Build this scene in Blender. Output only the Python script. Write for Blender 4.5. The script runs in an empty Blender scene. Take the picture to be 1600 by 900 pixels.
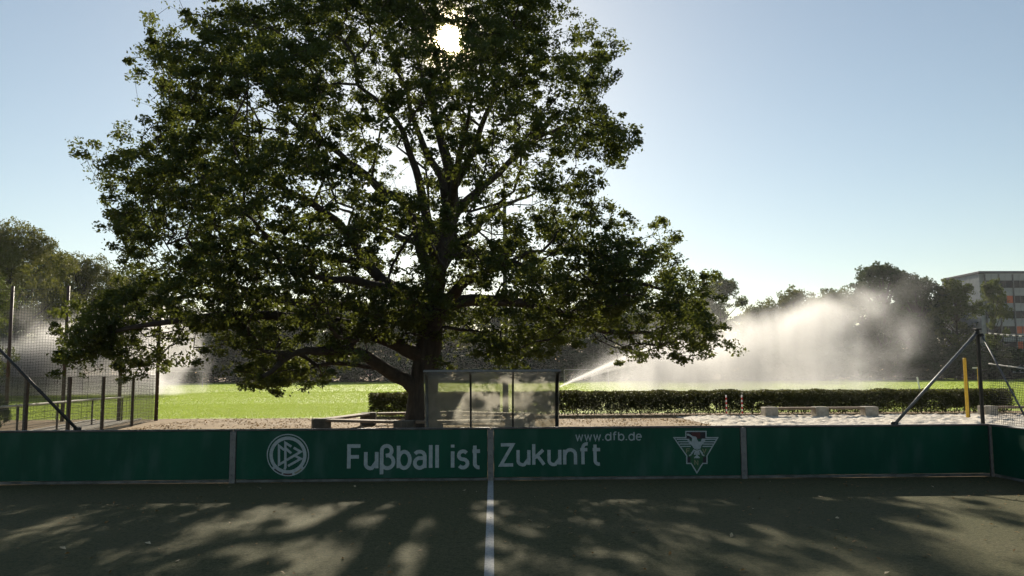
import bpy, math, random
import numpy as np
from mathutils import Vector, Matrix, Euler, noise as mnoise

random.seed(7)
rng = np.random.default_rng(11)
R = math.radians
scene = bpy.context.scene
col = scene.collection

# ------------------------------------------------------------------ camera
FPX, CX, CY = 1150.0, 800.0, 481.0          # focal length and principal point in photo pixels (1600 wide)
PITCH, YAW, ROLL = R(5.0), R(1.54), R(-0.28)
CAM = Vector((0.04, -14.65, 2.115))
cam_d = bpy.data.cameras.new('camera')
cam = bpy.data.objects.new('camera', cam_d)
col.objects.link(cam)
cam_d.sensor_width = 36.0
cam_d.lens = FPX / 1600 * 36.0
cam_d.shift_y = (CY - 450.0) / 1600.0
cam_d.clip_end = 6000
cam_d.clip_start = 0.1
CROT = (Matrix.Rotation(-YAW, 3, 'Z') @ Matrix.Rotation(math.pi / 2 + PITCH, 3, 'X') @ Matrix.Rotation(ROLL, 3, 'Z'))
cam.matrix_world = Matrix.Translation(CAM) @ CROT.to_4x4()
scene.camera = cam

# ------------------------------------------------------------------ sky, sun, exposure
SUN_EL, SUN_AZ = R(25.1), R(-3.45)           # azimuth from +Y, negative = to the left
sun_dir = Vector((math.sin(SUN_AZ) * math.cos(SUN_EL), math.cos(SUN_AZ) * math.cos(SUN_EL), math.sin(SUN_EL)))
world = bpy.data.worlds.new('World')
scene.world = world
world.use_nodes = True
wn, wl = world.node_tree.nodes, world.node_tree.links
wn.clear()
w_out = wn.new('ShaderNodeOutputWorld')
w_bg = wn.new('ShaderNodeBackground')
sky = wn.new('ShaderNodeTexSky')
sky.sky_type = 'NISHITA'
sky.sun_disc = False
sky.sun_elevation = SUN_EL
sky.sun_rotation = SUN_AZ
sky.altitude = 40
sky.air_density = 1.15
sky.dust_density = 0.28
sky.ozone_density = 1.9
w_bg.inputs['Strength'].default_value = 0.067
wb = wn.new('ShaderNodeMixRGB'); wb.blend_type = 'MULTIPLY'; wb.inputs['Fac'].default_value = 1.0
wb.inputs['Color2'].default_value = (1.05, 1.01, 0.91, 1)          # the picture's white balance
wl.new(sky.outputs[0], wb.inputs['Color1'])
hs = wn.new('ShaderNodeHueSaturation'); hs.inputs['Saturation'].default_value = 0.84   # hazy evening air
wl.new(wb.outputs[0], hs.inputs['Color'])
wl.new(hs.outputs[0], w_bg.inputs['Color'])
# the blown-out sun and its aureole, seen through the crown
tc = wn.new('ShaderNodeTexCoord')
dot = wn.new('ShaderNodeVectorMath'); dot.operation = 'DOT_PRODUCT'
nrm = wn.new('ShaderNodeVectorMath'); nrm.operation = 'NORMALIZE'
wl.new(tc.outputs['Generated'], nrm.inputs[0])
wl.new(nrm.outputs[0], dot.inputs[0])
dot.inputs[1].default_value = sun_dir
acs = wn.new('ShaderNodeMath'); acs.operation = 'ARCCOSINE'
wl.new(dot.outputs['Value'], acs.inputs[0])
mr = wn.new('ShaderNodeMapRange')
mr.interpolation_type = 'SMOOTHSTEP'
mr.inputs['From Min'].default_value = R(0.95)
mr.inputs['From Max'].default_value = R(0.55)
mr.inputs['To Min'].default_value = 0.0
mr.inputs['To Max'].default_value = 90.0
wl.new(acs.outputs[0], mr.inputs['Value'])
mr2 = wn.new('ShaderNodeMapRange')
mr2.interpolation_type = 'SMOOTHERSTEP'
mr2.inputs['From Min'].default_value = R(3.2)
mr2.inputs['From Max'].default_value = R(0.0)
mr2.inputs['To Min'].default_value = 0.0
mr2.inputs['To Max'].default_value = 6.0
wl.new(acs.outputs[0], mr2.inputs['Value'])
addm = wn.new('ShaderNodeMath'); addm.operation = 'ADD'
wl.new(mr.outputs[0], addm.inputs[0]); wl.new(mr2.outputs[0], addm.inputs[1])
w_bg2 = wn.new('ShaderNodeBackground')
w_bg2.inputs['Color'].default_value = (1.0, 0.78, 0.45, 1)
wl.new(addm.outputs[0], w_bg2.inputs['Strength'])
w_add = wn.new('ShaderNodeAddShader')
wl.new(w_bg.outputs[0], w_add.inputs[0]); wl.new(w_bg2.outputs[0], w_add.inputs[1])
wl.new(w_add.outputs[0], w_out.inputs['Surface'])

sun_d = bpy.data.lights.new('sun', 'SUN')
sun_d.energy = 5.0
sun_d.angle = R(0.7)
sun_d.color = (1.0, 0.89, 0.72)
sun = bpy.data.objects.new('sun', sun_d)
col.objects.link(sun)
sun.rotation_euler = sun_dir.to_track_quat('Z', 'Y').to_euler()

vs = scene.view_settings
vs.view_transform = 'Standard'
vs.look = 'None'
vs.exposure = 0.8
vs.gamma = 1.0
vs.use_curve_mapping = False
scene.cycles.use_denoising = True
scene.cycles.max_bounces = 6
scene.cycles.diffuse_bounces = 2
scene.cycles.glossy_bounces = 2
scene.cycles.use_adaptive_sampling = True
scene.cycles.adaptive_threshold = 0.03
scene.cycles.transmission_bounces = 6
scene.cycles.transparent_max_bounces = 16
scene.cycles.volume_bounces = 0
scene.cycles.volume_step_rate = 1.2
scene.cycles.sample_clamp_indirect = 6.0
scene.cycles.caustics_reflective = False
scene.cycles.caustics_refractive = False


# ------------------------------------------------------------------ picking points in the place
def ray(px, py):
    return CROT @ Vector(((px - CX) / FPX, -(py - CY) / FPX, -1.0))


def at(px, py, Y):
    """point of the plane y = Y that stands behind the photo pixel"""
    d = ray(px, py)
    return CAM + d * ((Y - CAM.y) / d.y)


def on_ground(px, py, z=0.0):
    d = ray(px, py)
    return CAM + d * ((z - CAM.z) / d.z)


# ------------------------------------------------------------------ scene helpers
def tag(o, label=None, cat=None, group=None, kind=None):
    if label: o['label'] = label
    if cat: o['category'] = cat
    if group: o['group'] = group
    if kind: o['kind'] = kind
    return o


def empty(name, loc=(0, 0, 0), rz=0.0):
    o = bpy.data.objects.new(name, None)
    o.empty_display_size = 0.2
    o.location = loc
    o.rotation_euler = (0, 0, rz)
    col.objects.link(o)
    return o


def link(name, me, mat=None, parent=None, loc=(0, 0, 0)):
    o = bpy.data.objects.new(name, me)
    o.location = loc
    if mat is not None and not me.materials:
        me.materials.append(mat)
    if parent is not None:
        o.parent = parent
    col.objects.link(o)
    return o


def copy_tree(o, parent=None):
    c = o.copy()
    col.objects.link(c)
    c.parent = parent
    for ch in [x for x in bpy.data.objects if x.parent == o]:
        copy_tree(ch, c)
    return c


def np_mesh(name, V, F, smooth=False):
    """V (n,3) floats, F (m,k) ints with one k"""
    V = np.asarray(V, dtype=np.float32)
    F = np.asarray(F, dtype=np.int32)
    me = bpy.data.meshes.new(name)
    m, k = F.shape
    me.vertices.add(len(V)); me.loops.add(m * k); me.polygons.add(m)
    me.vertices.foreach_set('co', V.ravel())
    me.loops.foreach_set('vertex_index', F.ravel())
    me.polygons.foreach_set('loop_start', np.arange(0, m * k, k, dtype=np.int32))
    me.polygons.foreach_set('loop_total', np.full(m, k, dtype=np.int32))
    if smooth:
        me.polygons.foreach_set('use_smooth', np.ones(m, dtype=bool))
    me.update()
    me.validate()
    return me


class MB:
    def __init__(s):
        s.v, s.f = [], []

    def quad(s, a, b, c, d):
        n = len(s.v); s.v += [tuple(a), tuple(b), tuple(c), tuple(d)]; s.f.append((n, n + 1, n + 2, n + 3)); return s

    def poly(s, pts):
        n = len(s.v); s.v += [tuple(p) for p in pts]; s.f.append(tuple(range(n, n + len(pts)))); return s

    def box(s, c, size, rot=None, bev=0.0):
        x, y, z = size[0] / 2, size[1] / 2, size[2] / 2
        c = Vector(c)
        n = len(s.v)
        if bev <= 0:
            P = [(-x, -y, -z), (x, -y, -z), (x, y, -z), (-x, y, -z), (-x, -y, z), (x, -y, z), (x, y, z), (-x, y, z)]
            Fc = [(0, 3, 2, 1), (4, 5, 6, 7), (0, 1, 5, 4), (1, 2, 6, 5), (2, 3, 7, 6), (3, 0, 4, 7)]
        else:
            b = min(bev, x * .45, y * .45, z * .45)
            P = []
            ids = {}
            for sx in (-1, 1):
                for sy in (-1, 1):
                    for sz in (-1, 1):
                        ids[(sx, sy, sz, 0)] = len(P); P.append((sx * x, sy * (y - b), sz * (z - b)))
                        ids[(sx, sy, sz, 1)] = len(P); P.append((sx * (x - b), sy * y, sz * (z - b)))
                        ids[(sx, sy, sz, 2)] = len(P); P.append((sx * (x - b), sy * (y - b), sz * z))
            Fc = []
            I = ids
            for sg in (-1, 1):
                Fc.append([I[(sg, -1, -1, 0)], I[(sg, 1, -1, 0)], I[(sg, 1, 1, 0)], I[(sg, -1, 1, 0)]][::sg])
                Fc.append([I[(-1, sg, -1, 1)], I[(-1, sg, 1, 1)], I[(1, sg, 1, 1)], I[(1, sg, -1, 1)]][::sg])
                Fc.append([I[(-1, -1, sg, 2)], I[(1, -1, sg, 2)], I[(1, 1, sg, 2)], I[(-1, 1, sg, 2)]][::sg])
            for s1 in (-1, 1):
                for s2 in (-1, 1):
                    Fc.append([I[(s1, s2, -1, 0)], I[(s1, s2, 1, 0)], I[(s1, s2, 1, 1)], I[(s1, s2, -1, 1)]][::-s1 * s2])
                    Fc.append([I[(s1, -1, s2, 0)], I[(s1, -1, s2, 2)], I[(s1, 1, s2, 2)], I[(s1, 1, s2, 0)]][::-s1 * s2])
                    Fc.append([I[(-1, s1, s2, 1)], I[(1, s1, s2, 1)], I[(1, s1, s2, 2)], I[(-1, s1, s2, 2)]][::-s1 * s2])
                    for s3 in (-1, 1):
                        Fc.append([I[(s1, s2, s3, 0)], I[(s1, s2, s3, 1)], I[(s1, s2, s3, 2)]][::s1 * s2 * s3])
        for p in P:
            q = Vector(p)
            if rot is not None:
                q = rot @ q
            s.v.append(tuple(c + q))
        s.f += [tuple(i + n for i in fc) for fc in Fc]
        return s

    def tube(s, pts, rad, n=8, cap=True):
        pts = [Vector(p) for p in pts]
        if not hasattr(rad, '__len__'):
            rad = [rad] * len(pts)
        up = None
        base = len(s.v)
        for i, p in enumerate(pts):
            t = (pts[min(i + 1, len(pts) - 1)] - pts[max(i - 1, 0)]).normalized()
            if up is None:
                up = t.orthogonal().normalized()
            else:
                up = (up - t * up.dot(t))
                up = up.normalized() if up.length > 1e-6 else t.orthogonal().normalized()
            w = t.cross(up)
            for k in range(n):
                a = 2 * math.pi * k / n
                s.v.append(tuple(p + (up * math.cos(a) + w * math.sin(a)) * rad[i]))
        for i in range(len(pts) - 1):
            for k in range(n):
                a = base + i * n + k; b = base + i * n + (k + 1) % n
                s.f.append((a, b, b + n, a + n))
        if cap:
            s.f.append(tuple(base + k for k in reversed(range(n))))
            s.f.append(tuple(base + (len(pts) - 1) * n + k for k in range(n)))
        return s

    def build(s, name, mat, parent=None, smooth=False, loc=(0, 0, 0)):
        me = bpy.data.meshes.new(name)
        me.from_pydata(s.v, [], s.f)
        if smooth:
            for p in me.polygons: p.use_smooth = True
        me.update()
        return link(name, me, mat, parent, loc)


# ------------------------------------------------------------------ materials
def new_mat(name):
    m = bpy.data.materials.new(name)
    m.use_nodes = True
    nt = m.node_tree
    return m, nt, nt.nodes, nt.links, nt.nodes['Principled BSDF']


def noise_mat(name, c1, c2, scale=4.0, rough=0.8, detail=6.0, bump=0.0, bscale=None, metallic=0.0, c3=None, scale3=30.0, f3=0.35,
              stretch=(1, 1, 1), spec=0.3, lo=0.35, hi=0.65):
    m, nt, N, L, P = new_mat(name)
    tcn = N.new('ShaderNodeTexCoord')
    mp = N.new('ShaderNodeMapping'); mp.inputs['Scale'].default_value = stretch
    L.new(tcn.outputs['Object'], mp.inputs['Vector'])
    nz = N.new('ShaderNodeTexNoise'); nz.inputs['Scale'].default_value = scale; nz.inputs['Detail'].default_value = detail
    nz.inputs['Roughness'].default_value = 0.62
    L.new(mp.outputs[0], nz.inputs['Vector'])
    cr = N.new('ShaderNodeValToRGB')
    cr.color_ramp.elements[0].position = lo; cr.color_ramp.elements[0].color = (*c1, 1)
    cr.color_ramp.elements[1].position = hi; cr.color_ramp.elements[1].color = (*c2, 1)
    L.new(nz.outputs['Fac'], cr.inputs['Fac'])
    out = cr.outputs[0]
    if c3 is not None:
        n3 = N.new('ShaderNodeTexNoise'); n3.inputs['Scale'].default_value = scale3; n3.inputs['Detail'].default_value = 4
        L.new(mp.outputs[0], n3.inputs['Vector'])
        r3 = N.new('ShaderNodeMapRange'); r3.inputs['From Min'].default_value = 0.5; r3.inputs['From Max'].default_value = 0.7
        r3.inputs['To Max'].default_value = f3
        L.new(n3.outputs['Fac'], r3.inputs['Value'])
        mx = N.new('ShaderNodeMixRGB'); mx.inputs['Color2'].default_value = (*c3, 1)
        L.new(r3.outputs[0], mx.inputs['Fac']); L.new(out, mx.inputs['Color1'])
        out = mx.outputs[0]
    L.new(out, P.inputs['Base Color'])
    P.inputs['Roughness'].default_value = rough
    P.inputs['Metallic'].default_value = metallic
    P.inputs['Specular IOR Level'].default_value = spec
    if bump > 0:
        nb = N.new('ShaderNodeTexNoise'); nb.inputs['Scale'].default_value = bscale or scale * 6; nb.inputs['Detail'].default_value = 8
        L.new(mp.outputs[0], nb.inputs['Vector'])
        bp = N.new('ShaderNodeBump'); bp.inputs['Strength'].default_value = bump; bp.inputs['Distance'].default_value = 0.02
        L.new(nb.outputs['Fac'], bp.inputs['Height']); L.new(bp.outputs[0], P.inputs['Normal'])
    return m


def leaf_mat(name, dark, light, trans, tf=0.45, rough=0.65, warm=None, wscale=0.35):
    """leaf: reflecting blade plus light that comes through it; colour varies clump by clump"""
    m, nt, N, L, P = new_mat(name)
    tcn = N.new('ShaderNodeTexCoord')
    nz = N.new('ShaderNodeTexNoise'); nz.inputs['Scale'].default_value = wscale; nz.inputs['Detail'].default_value = 9
    nz.inputs['Roughness'].default_value = 0.75
    L.new(tcn.outputs['Object'], nz.inputs['Vector'])
    cr = N.new('ShaderNodeValToRGB')
    cr.color_ramp.elements[0].position = 0.36; cr.color_ramp.elements[0].color = (*dark, 1)
    cr.color_ramp.elements[1].position = 0.66; cr.color_ramp.elements[1].color = (*light, 1)
    if warm is not None:
        e = cr.color_ramp.elements.new(0.78); e.color = (*warm, 1)
    L.new(nz.outputs['Fac'], cr.inputs['Fac'])
    L.new(cr.outputs[0], P.inputs['Base Color'])
    P.inputs['Roughness'].default_value = rough
    P.inputs['Specular IOR Level'].default_value = 0.12
    tr = N.new('ShaderNodeBsdfTranslucent')
    mx = N.new('ShaderNodeMixRGB'); mx.blend_type = 'MIX'; mx.inputs['Fac'].default_value = 0.75
    mx.inputs['Color2'].default_value = (*trans, 1)
    L.new(cr.outputs[0], mx.inputs['Color1'])
    L.new(mx.outputs[0], tr.inputs['Color'])
    ms = N.new('ShaderNodeMixShader'); ms.inputs['Fac'].default_value = tf
    L.new(P.outputs[0], ms.inputs[1]); L.new(tr.outputs[0], ms.inputs[2])
    L.new(ms.outputs[0], N['Material Output'].inputs['Surface'])
    return m


def glass_mat(name, tint, milk=0.2):
    m, nt, N, L, P = new_mat(name)
    P.inputs['Base Color'].default_value = (0.5, 0.5, 0.47, 1)
    P.inputs['Roughness'].default_value = 0.6
    tp = N.new('ShaderNodeBsdfTransparent'); tp.inputs['Color'].default_value = (*tint, 1)
    gl = N.new('ShaderNodeBsdfGlossy'); gl.inputs['Roughness'].default_value = 0.06; gl.inputs['Color'].default_value = (.9, .9, .9, 1)
    fr = N.new('ShaderNodeFresnel'); fr.inputs['IOR'].default_value = 1.45
    tl = N.new('ShaderNodeBsdfTranslucent'); tl.inputs['Color'].default_value = (0.6, 0.58, 0.5, 1)
    tcn = N.new('ShaderNodeTexCoord')
    nz = N.new('ShaderNodeTexNoise'); nz.inputs['Scale'].default_value = 2.2; nz.inputs['Detail'].default_value = 7
    nz.inputs['Distortion'].default_value = 0.6
    L.new(tcn.outputs['Object'], nz.inputs['Vector'])
    rg = N.new('ShaderNodeMapRange'); rg.inputs['From Min'].default_value = 0.42; rg.inputs['From Max'].default_value = 0.75
    rg.inputs['To Min'].default_value = milk * 0.85; rg.inputs['To Max'].default_value = milk * 1.25
    L.new(nz.outputs['Fac'], rg.inputs['Value'])
    half = N.new('ShaderNodeMixShader'); half.inputs['Fac'].default_value = 0.6
    L.new(P.outputs[0], half.inputs[1]); L.new(tl.outputs[0], half.inputs[2])
    m1 = N.new('ShaderNodeMixShader'); L.new(rg.outputs[0], m1.inputs['Fac'])
    L.new(tp.outputs[0], m1.inputs[1]); L.new(half.outputs[0], m1.inputs[2])
    m2 = N.new('ShaderNodeMixShader'); L.new(fr.outputs[0], m2.inputs['Fac'])
    L.new(m1.outputs[0], m2.inputs[1]); L.new(gl.outputs[0], m2.inputs[2])
    L.new(m2.outputs[0], N['Material Output'].inputs['Surface'])
    return m


def grass_mat(name, ca, cb, cc):
    """mown lawn: fine blades, broad mowing variation, translucent under low sun"""
    m, nt, N, L, P = new_mat(name)
    tcn = N.new('ShaderNodeTexCoord')
    n1 = N.new('ShaderNodeTexNoise'); n1.inputs['Scale'].default_value = 0.12; n1.inputs['Detail'].default_value = 5
    n2 = N.new('ShaderNodeTexNoise'); n2.inputs['Scale'].default_value = 9.0; n2.inputs['Detail'].default_value = 6
    mp = N.new('ShaderNodeMapping'); mp.inputs['Scale'].default_value = (0.35, 1.6, 1)
    L.new(tcn.outputs['Object'], mp.inputs['Vector'])
    L.new(mp.outputs[0], n1.inputs['Vector']); L.new(tcn.outputs['Object'], n2.inputs['Vector'])
    c1 = N.new('ShaderNodeValToRGB')
    c1.color_ramp.elements[0].position = .35; c1.color_ramp.elements[0].color = (*ca, 1)
    c1.color_ramp.elements[1].position = .68; c1.color_ramp.elements[1].color = (*cb, 1)
    L.new(n1.outputs['Fac'], c1.inputs['Fac'])
    r2 = N.new('ShaderNodeMapRange'); r2.inputs['From Min'].default_value = .45; r2.inputs['From Max'].default_value = .75; r2.inputs['To Max'].default_value = .7
    L.new(n2.outputs['Fac'], r2.inputs['Value'])
    mx = N.new('ShaderNodeMixRGB'); mx.inputs['Color2'].default_value = (*cc, 1)
    L.new(r2.outputs[0], mx.inputs['Fac']); L.new(c1.outputs[0], mx.inputs['Color1'])
    L.new(mx.outputs[0], P.inputs['Base Color'])
    P.inputs['Roughness'].default_value = 0.75
    P.inputs['Specular IOR Level'].default_value = 0.1
    P.inputs['Sheen Weight'].default_value = 0.25
    P.inputs['Sheen Tint'].default_value = (0.8, 0.9, 0.3, 1)
    nb = N.new('ShaderNodeTexNoise'); nb.inputs['Scale'].default_value = 26; nb.inputs['Detail'].default_value = 6
    L.new(tcn.outputs['Object'], nb.inputs['Vector'])
    bp = N.new('ShaderNodeBump'); bp.inputs['Strength'].default_value = 0.6; bp.inputs['Distance'].default_value = 0.03
    L.new(nb.outputs['Fac'], bp.inputs['Height']); L.new(bp.outputs[0], P.inputs['Normal'])
    return m


M = {}
M['dirt'] = noise_mat('bare_earth', (0.17, 0.112, 0.052), (0.27, 0.185, 0.09), 1.6, 0.95, bump=0.7, bscale=14, c3=(0.14, 0.10, 0.05), scale3=9, f3=0.6)
M['lawn'] = grass_mat('mown_grass', (0.20, 0.27, 0.035), (0.31, 0.37, 0.055), (0.16, 0.22, 0.03))
M['sand'] = noise_mat('pale_sand', (0.50, 0.45, 0.38), (0.62, 0.57, 0.49), 3, 0.95, bump=0.5, bscale=40)
M['path'] = noise_mat('path_gravel', (0.28, 0.25, 0.21), (0.38, 0.34, 0.28), 5, 0.9, bump=0.3, bscale=60)
M['kerb'] = noise_mat('kerb_concrete', (0.36, 0.34, 0.30), (0.48, 0.45, 0.40), 6, 0.85, bump=0.2)
M['line'] = noise_mat('line_fibre', (0.26, 0.265, 0.26), (0.40, 0.405, 0.39), 26, 0.85, bump=0.4, bscale=90, c3=(0.2, 0.22, 0.18), scale3=40, f3=0.5)
M['board'] = noise_mat('green_board', (0.0014, 0.042, 0.026), (0.003, 0.060, 0.036), 1.1, 0.5, c3=(0.026, 0.078, 0.062), scale3=3.2, f3=0.7, stretch=(1, 1, .35), spec=0.16)
M['print'] = noise_mat('white_print', (0.22, 0.27, 0.29), (0.30, 0.35, 0.37), 14, 0.5)
M['print_black'] = noise_mat('black_print', (0.006, 0.006, 0.012), (0.012, 0.012, 0.02), 9, 0.5)
M['print_red'] = noise_mat('red_print', (0.045, 0.010, 0.012), (0.06, 0.014, 0.016), 9, 0.5)
M['print_green'] = noise_mat('crest_green_print', (0.006, 0.055, 0.024), (0.010, 0.075, 0.03), 9, 0.5)
M['print_gold'] = noise_mat('gold_print', (0.15, 0.16, 0.10), (0.19, 0.19, 0.12), 9, 0.5)
M['galv'] = noise_mat('galvanised_steel', (0.11, 0.115, 0.12), (0.17, 0.175, 0.18), 9, 0.55, metallic=0.5, c3=(0.2, 0.19, 0.17), scale3=16, f3=0.5)
M['base_strip'] = noise_mat('dirty_base_strip', (0.06, 0.065, 0.06), (0.13, 0.135, 0.13), 5, 0.8)
M['dark_rail'] = noise_mat('dark_rail', (0.05, 0.05, 0.05), (0.10, 0.10, 0.10), 6, 0.5, metallic=0.3)
M['black_pole'] = noise_mat('dark_painted_steel', (0.012, 0.014, 0.016), (0.03, 0.032, 0.034), 7, 0.4, metallic=0.2)
M['brown_post'] = noise_mat('brown_painted_steel', (0.05, 0.032, 0.026), (0.085, 0.055, 0.045), 6, 0.5)
M['grey_steel'] = noise_mat('grey_frame', (0.10, 0.11, 0.12), (0.16, 0.17, 0.18), 6, 0.45, metallic=0.4)
M['rail'] = noise_mat('handrail_steel', (0.42, 0.40, 0.34), (0.55, 0.52, 0.44), 8, 0.45, metallic=0.3)
M['net'] = noise_mat('net_cord', (0.02, 0.022, 0.022), (0.04, 0.042, 0.04), 8, 0.8)
M['rope'] = noise_mat('white_rope', (0.55, 0.53, 0.48), (0.72, 0.70, 0.64), 30, 0.8)
M['wire'] = noise_mat('fence_wire', (0.10, 0.11, 0.10), (0.17, 0.18, 0.16), 12, 0.5, metallic=0.3)
M['glass'] = glass_mat('scratched_polycarbonate', (0.62, 0.61, 0.52), 0.42)
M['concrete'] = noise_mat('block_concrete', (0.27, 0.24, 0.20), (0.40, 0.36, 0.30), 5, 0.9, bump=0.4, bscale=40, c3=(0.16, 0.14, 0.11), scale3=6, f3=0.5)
M['shaded_block'] = noise_mat('shaded_block_concrete', (0.07, 0.065, 0.055), (0.13, 0.12, 0.10), 5, 0.9, bump=0.4, bscale=40)  # block concrete with the shade under the oak put into its colour
M['timber'] = noise_mat('weathered_timber', (0.14, 0.10, 0.07), (0.24, 0.18, 0.13), 3, 0.8, bump=0.3, bscale=30, stretch=(1, 8, 8))
M['yellow'] = noise_mat('yellow_padding', (0.55, 0.33, 0.025), (0.66, 0.42, 0.04), 5, 0.5)
M['white'] = noise_mat('white_paint', (0.66, 0.66, 0.64), (0.8, 0.8, 0.78), 9, 0.45)
M['goal'] = noise_mat('goal_aluminium', (0.16, 0.165, 0.17), (0.24, 0.245, 0.25), 6, 0.5)
M['red'] = noise_mat('red_plastic', (0.42, 0.03, 0.02), (0.5, 0.04, 0.03), 9, 0.45)
M['rubber'] = noise_mat('black_rubber', (0.012, 0.012, 0.012), (0.022, 0.022, 0.022), 12, 0.8)
M['mast'] = noise_mat('mast_steel', (0.10, 0.12, 0.10), (0.16, 0.18, 0.15), 4, 0.6)
M['bark'] = noise_mat('oak_bark', (0.020, 0.018, 0.016), (0.055, 0.047, 0.040), 5, 0.95, bump=1.0, bscale=11, stretch=(1, 1, .22))
M['branch'] = noise_mat('branch_bark', (0.022, 0.020, 0.017), (0.05, 0.043, 0.036), 4, 0.95)
M['oak_leaf'] = leaf_mat('oak_leaves', (0.018, 0.037, 0.022), (0.038, 0.064, 0.028), (0.19, 0.215, 0.027), 0.40, warm=(0.08, 0.075, 0.02))
M['hedge_leaf'] = leaf_mat('hedge_leaves', (0.028, 0.036, 0.016), (0.055, 0.062, 0.024), (0.14, 0.14, 0.03), 0.28, warm=(0.10, 0.07, 0.03), wscale=1.2)
M['fol_a'] = leaf_mat('far_foliage_green', (0.035, 0.06, 0.020), (0.075, 0.105, 0.03), (0.17, 0.20, 0.035), 0.35, warm=(0.15, 0.11, 0.03), wscale=0.5)
M['fol_b'] = leaf_mat('far_foliage_dark', (0.018, 0.040, 0.018), (0.042, 0.075, 0.026), (0.09, 0.12, 0.03), 0.3, wscale=0.5)
M['fol_c'] = leaf_mat('far_foliage_autumn', (0.032, 0.050, 0.016), (0.08, 0.095, 0.024), (0.20, 0.20, 0.035), 0.35, warm=(0.17, 0.11, 0.03), wscale=0.4)
M['litter'] = leaf_mat('dry_leaves', (0.13, 0.075, 0.03), (0.26, 0.17, 0.075), (0.3, 0.2, 0.08), 0.25, wscale=5)
M['facade'] = noise_mat('facade_panel', (0.24, 0.26, 0.28), (0.31, 0.33, 0.35), 0.6, 0.75, c3=(0.19, 0.20, 0.21), scale3=2, f3=0.4)
M['facade_dark'] = noise_mat('parapet_dark', (0.05, 0.055, 0.075), (0.07, 0.075, 0.10), 1, 0.6)
M['pane'] = noise_mat('dark_window', (0.008, 0.010, 0.014), (0.022, 0.025, 0.032), .7, 0.4, spec=0.25)
M['pane_red'] = noise_mat('orange_blind', (0.40, 0.09, 0.04), (0.52, 0.13, 0.06), 1, 0.6)
M['frame'] = noise_mat('window_frame', (0.10, 0.105, 0.12), (0.15, 0.155, 0.17), 2, 0.5)


def turf_mat():
    m, nt, N, L, P = new_mat('sanded_artificial_turf')
    tcn = N.new('ShaderNodeTexCoord')
    n1 = N.new('ShaderNodeTexNoise'); n1.inputs['Scale'].default_value = 0.6; n1.inputs['Detail'].default_value = 7
    n2 = N.new('ShaderNodeTexNoise'); n2.inputs['Scale'].default_value = 34; n2.inputs['Detail'].default_value = 9; n2.inputs['Roughness'].default_value = .75
    n3 = N.new('ShaderNodeTexNoise'); n3.inputs['Scale'].default_value = 14; n3.inputs['Detail'].default_value = 6
    for n in (n1, n2, n3): L.new(tcn.outputs['Object'], n.inputs['Vector'])
    c1 = N.new('ShaderNodeValToRGB')
    c1.color_ramp.elements[0].position = .35; c1.color_ramp.elements[0].color = (.062, .067, .030, 1)
    c1.color_ramp.elements[1].position = .7; c1.color_ramp.elements[1].color = (.080, .078, .040, 1)
    L.new(n1.outputs['Fac'], c1.inputs['Fac'])
    r = N.new('ShaderNodeMapRange'); r.inputs['From Min'].default_value = .46; r.inputs['From Max'].default_value = .62; r.inputs['To Max'].default_value = .85
    L.new(n2.outputs['Fac'], r.inputs['Value'])
    mx = N.new('ShaderNodeMixRGB'); mx.inputs['Color2'].default_value = (.138, .122, .070, 1)
    L.new(r.outputs[0], mx.inputs['Fac']); L.new(c1.outputs[0], mx.inputs['Color1'])
    r2 = N.new('ShaderNodeMapRange'); r2.inputs['From Min'].default_value = .5; r2.inputs['From Max'].default_value = .72; r2.inputs['To Max'].default_value = .6
    L.new(n3.outputs['Fac'], r2.inputs['Value'])
    mx2 = N.new('ShaderNodeMixRGB'); mx2.inputs['Color2'].default_value = (.018, .026, .015, 1)
    L.new(r2.outputs[0], mx2.inputs['Fac']); L.new(mx.outputs[0], mx2.inputs['Color1'])
    L.new(mx2.outputs[0], P.inputs['Base Color'])
    P.inputs['Roughness'].default_value = 0.9
    P.inputs['Specular IOR Level'].default_value = 0.1
    bp = N.new('ShaderNodeBump'); bp.inputs['Strength'].default_value = 0.8; bp.inputs['Distance'].default_value = 0.015
    L.new(n2.outputs['Fac'], bp.inputs['Height']); L.new(bp.outputs[0], P.inputs['Normal'])
    return m


M['turf'] = turf_mat()

# ------------------------------------------------------------------ the ground and its surfaces
def sheet(name, pts, z, mat):
    mb = MB(); mb.poly([(p[0], p[1], z) for p in pts])
    o = mb.build(name, mat)
    o['kind'] = 'structure'
    return o


g = sheet('ground', [(-3000, -200), (3000, -200), (3000, 5000), (-3000, 5000)], 0.0, M['dirt'])
# sports lawn: left part starts nearer than the hedge, the rest lies behind it; its near edge frays into the earth
edge = []
for i in range(240):
    x = -90 + i * (84.0 / 239)
    edge.append((x, 20.6 + 0.55 * mnoise.noise((x * .35, 1.3, 0)) + 0.35 * mnoise.noise((x * 1.7, 4.3, 0)) + random.uniform(-.06, .06)))
lawn_pts = edge + [(-5.9, 22.2), (-5.9, 23.0), (150, 23.0), (150, 172), (-150, 172), (-150, 20.5)]
sheet('lawn', lawn_pts, 0.006, M['lawn'])
sheet('turf_pitch', [(-10, -13), (10, -13), (10, -0.02), (-10, -0.02)], 0.005, M['turf'])
sheet('turf_surround', [(-30, -60), (30, -60), (30, -13.12), (-30, -13.12)], 0.004, M['dirt'])
mb = MB()
mb.quad((-.052, -12.98, .0105), (.052, -12.98, .0105), (.052, -.06, .0105), (-.052, -.06, .0105))
o = mb.build('pitch_line', M['line']); o['kind'] = 'structure'

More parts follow.
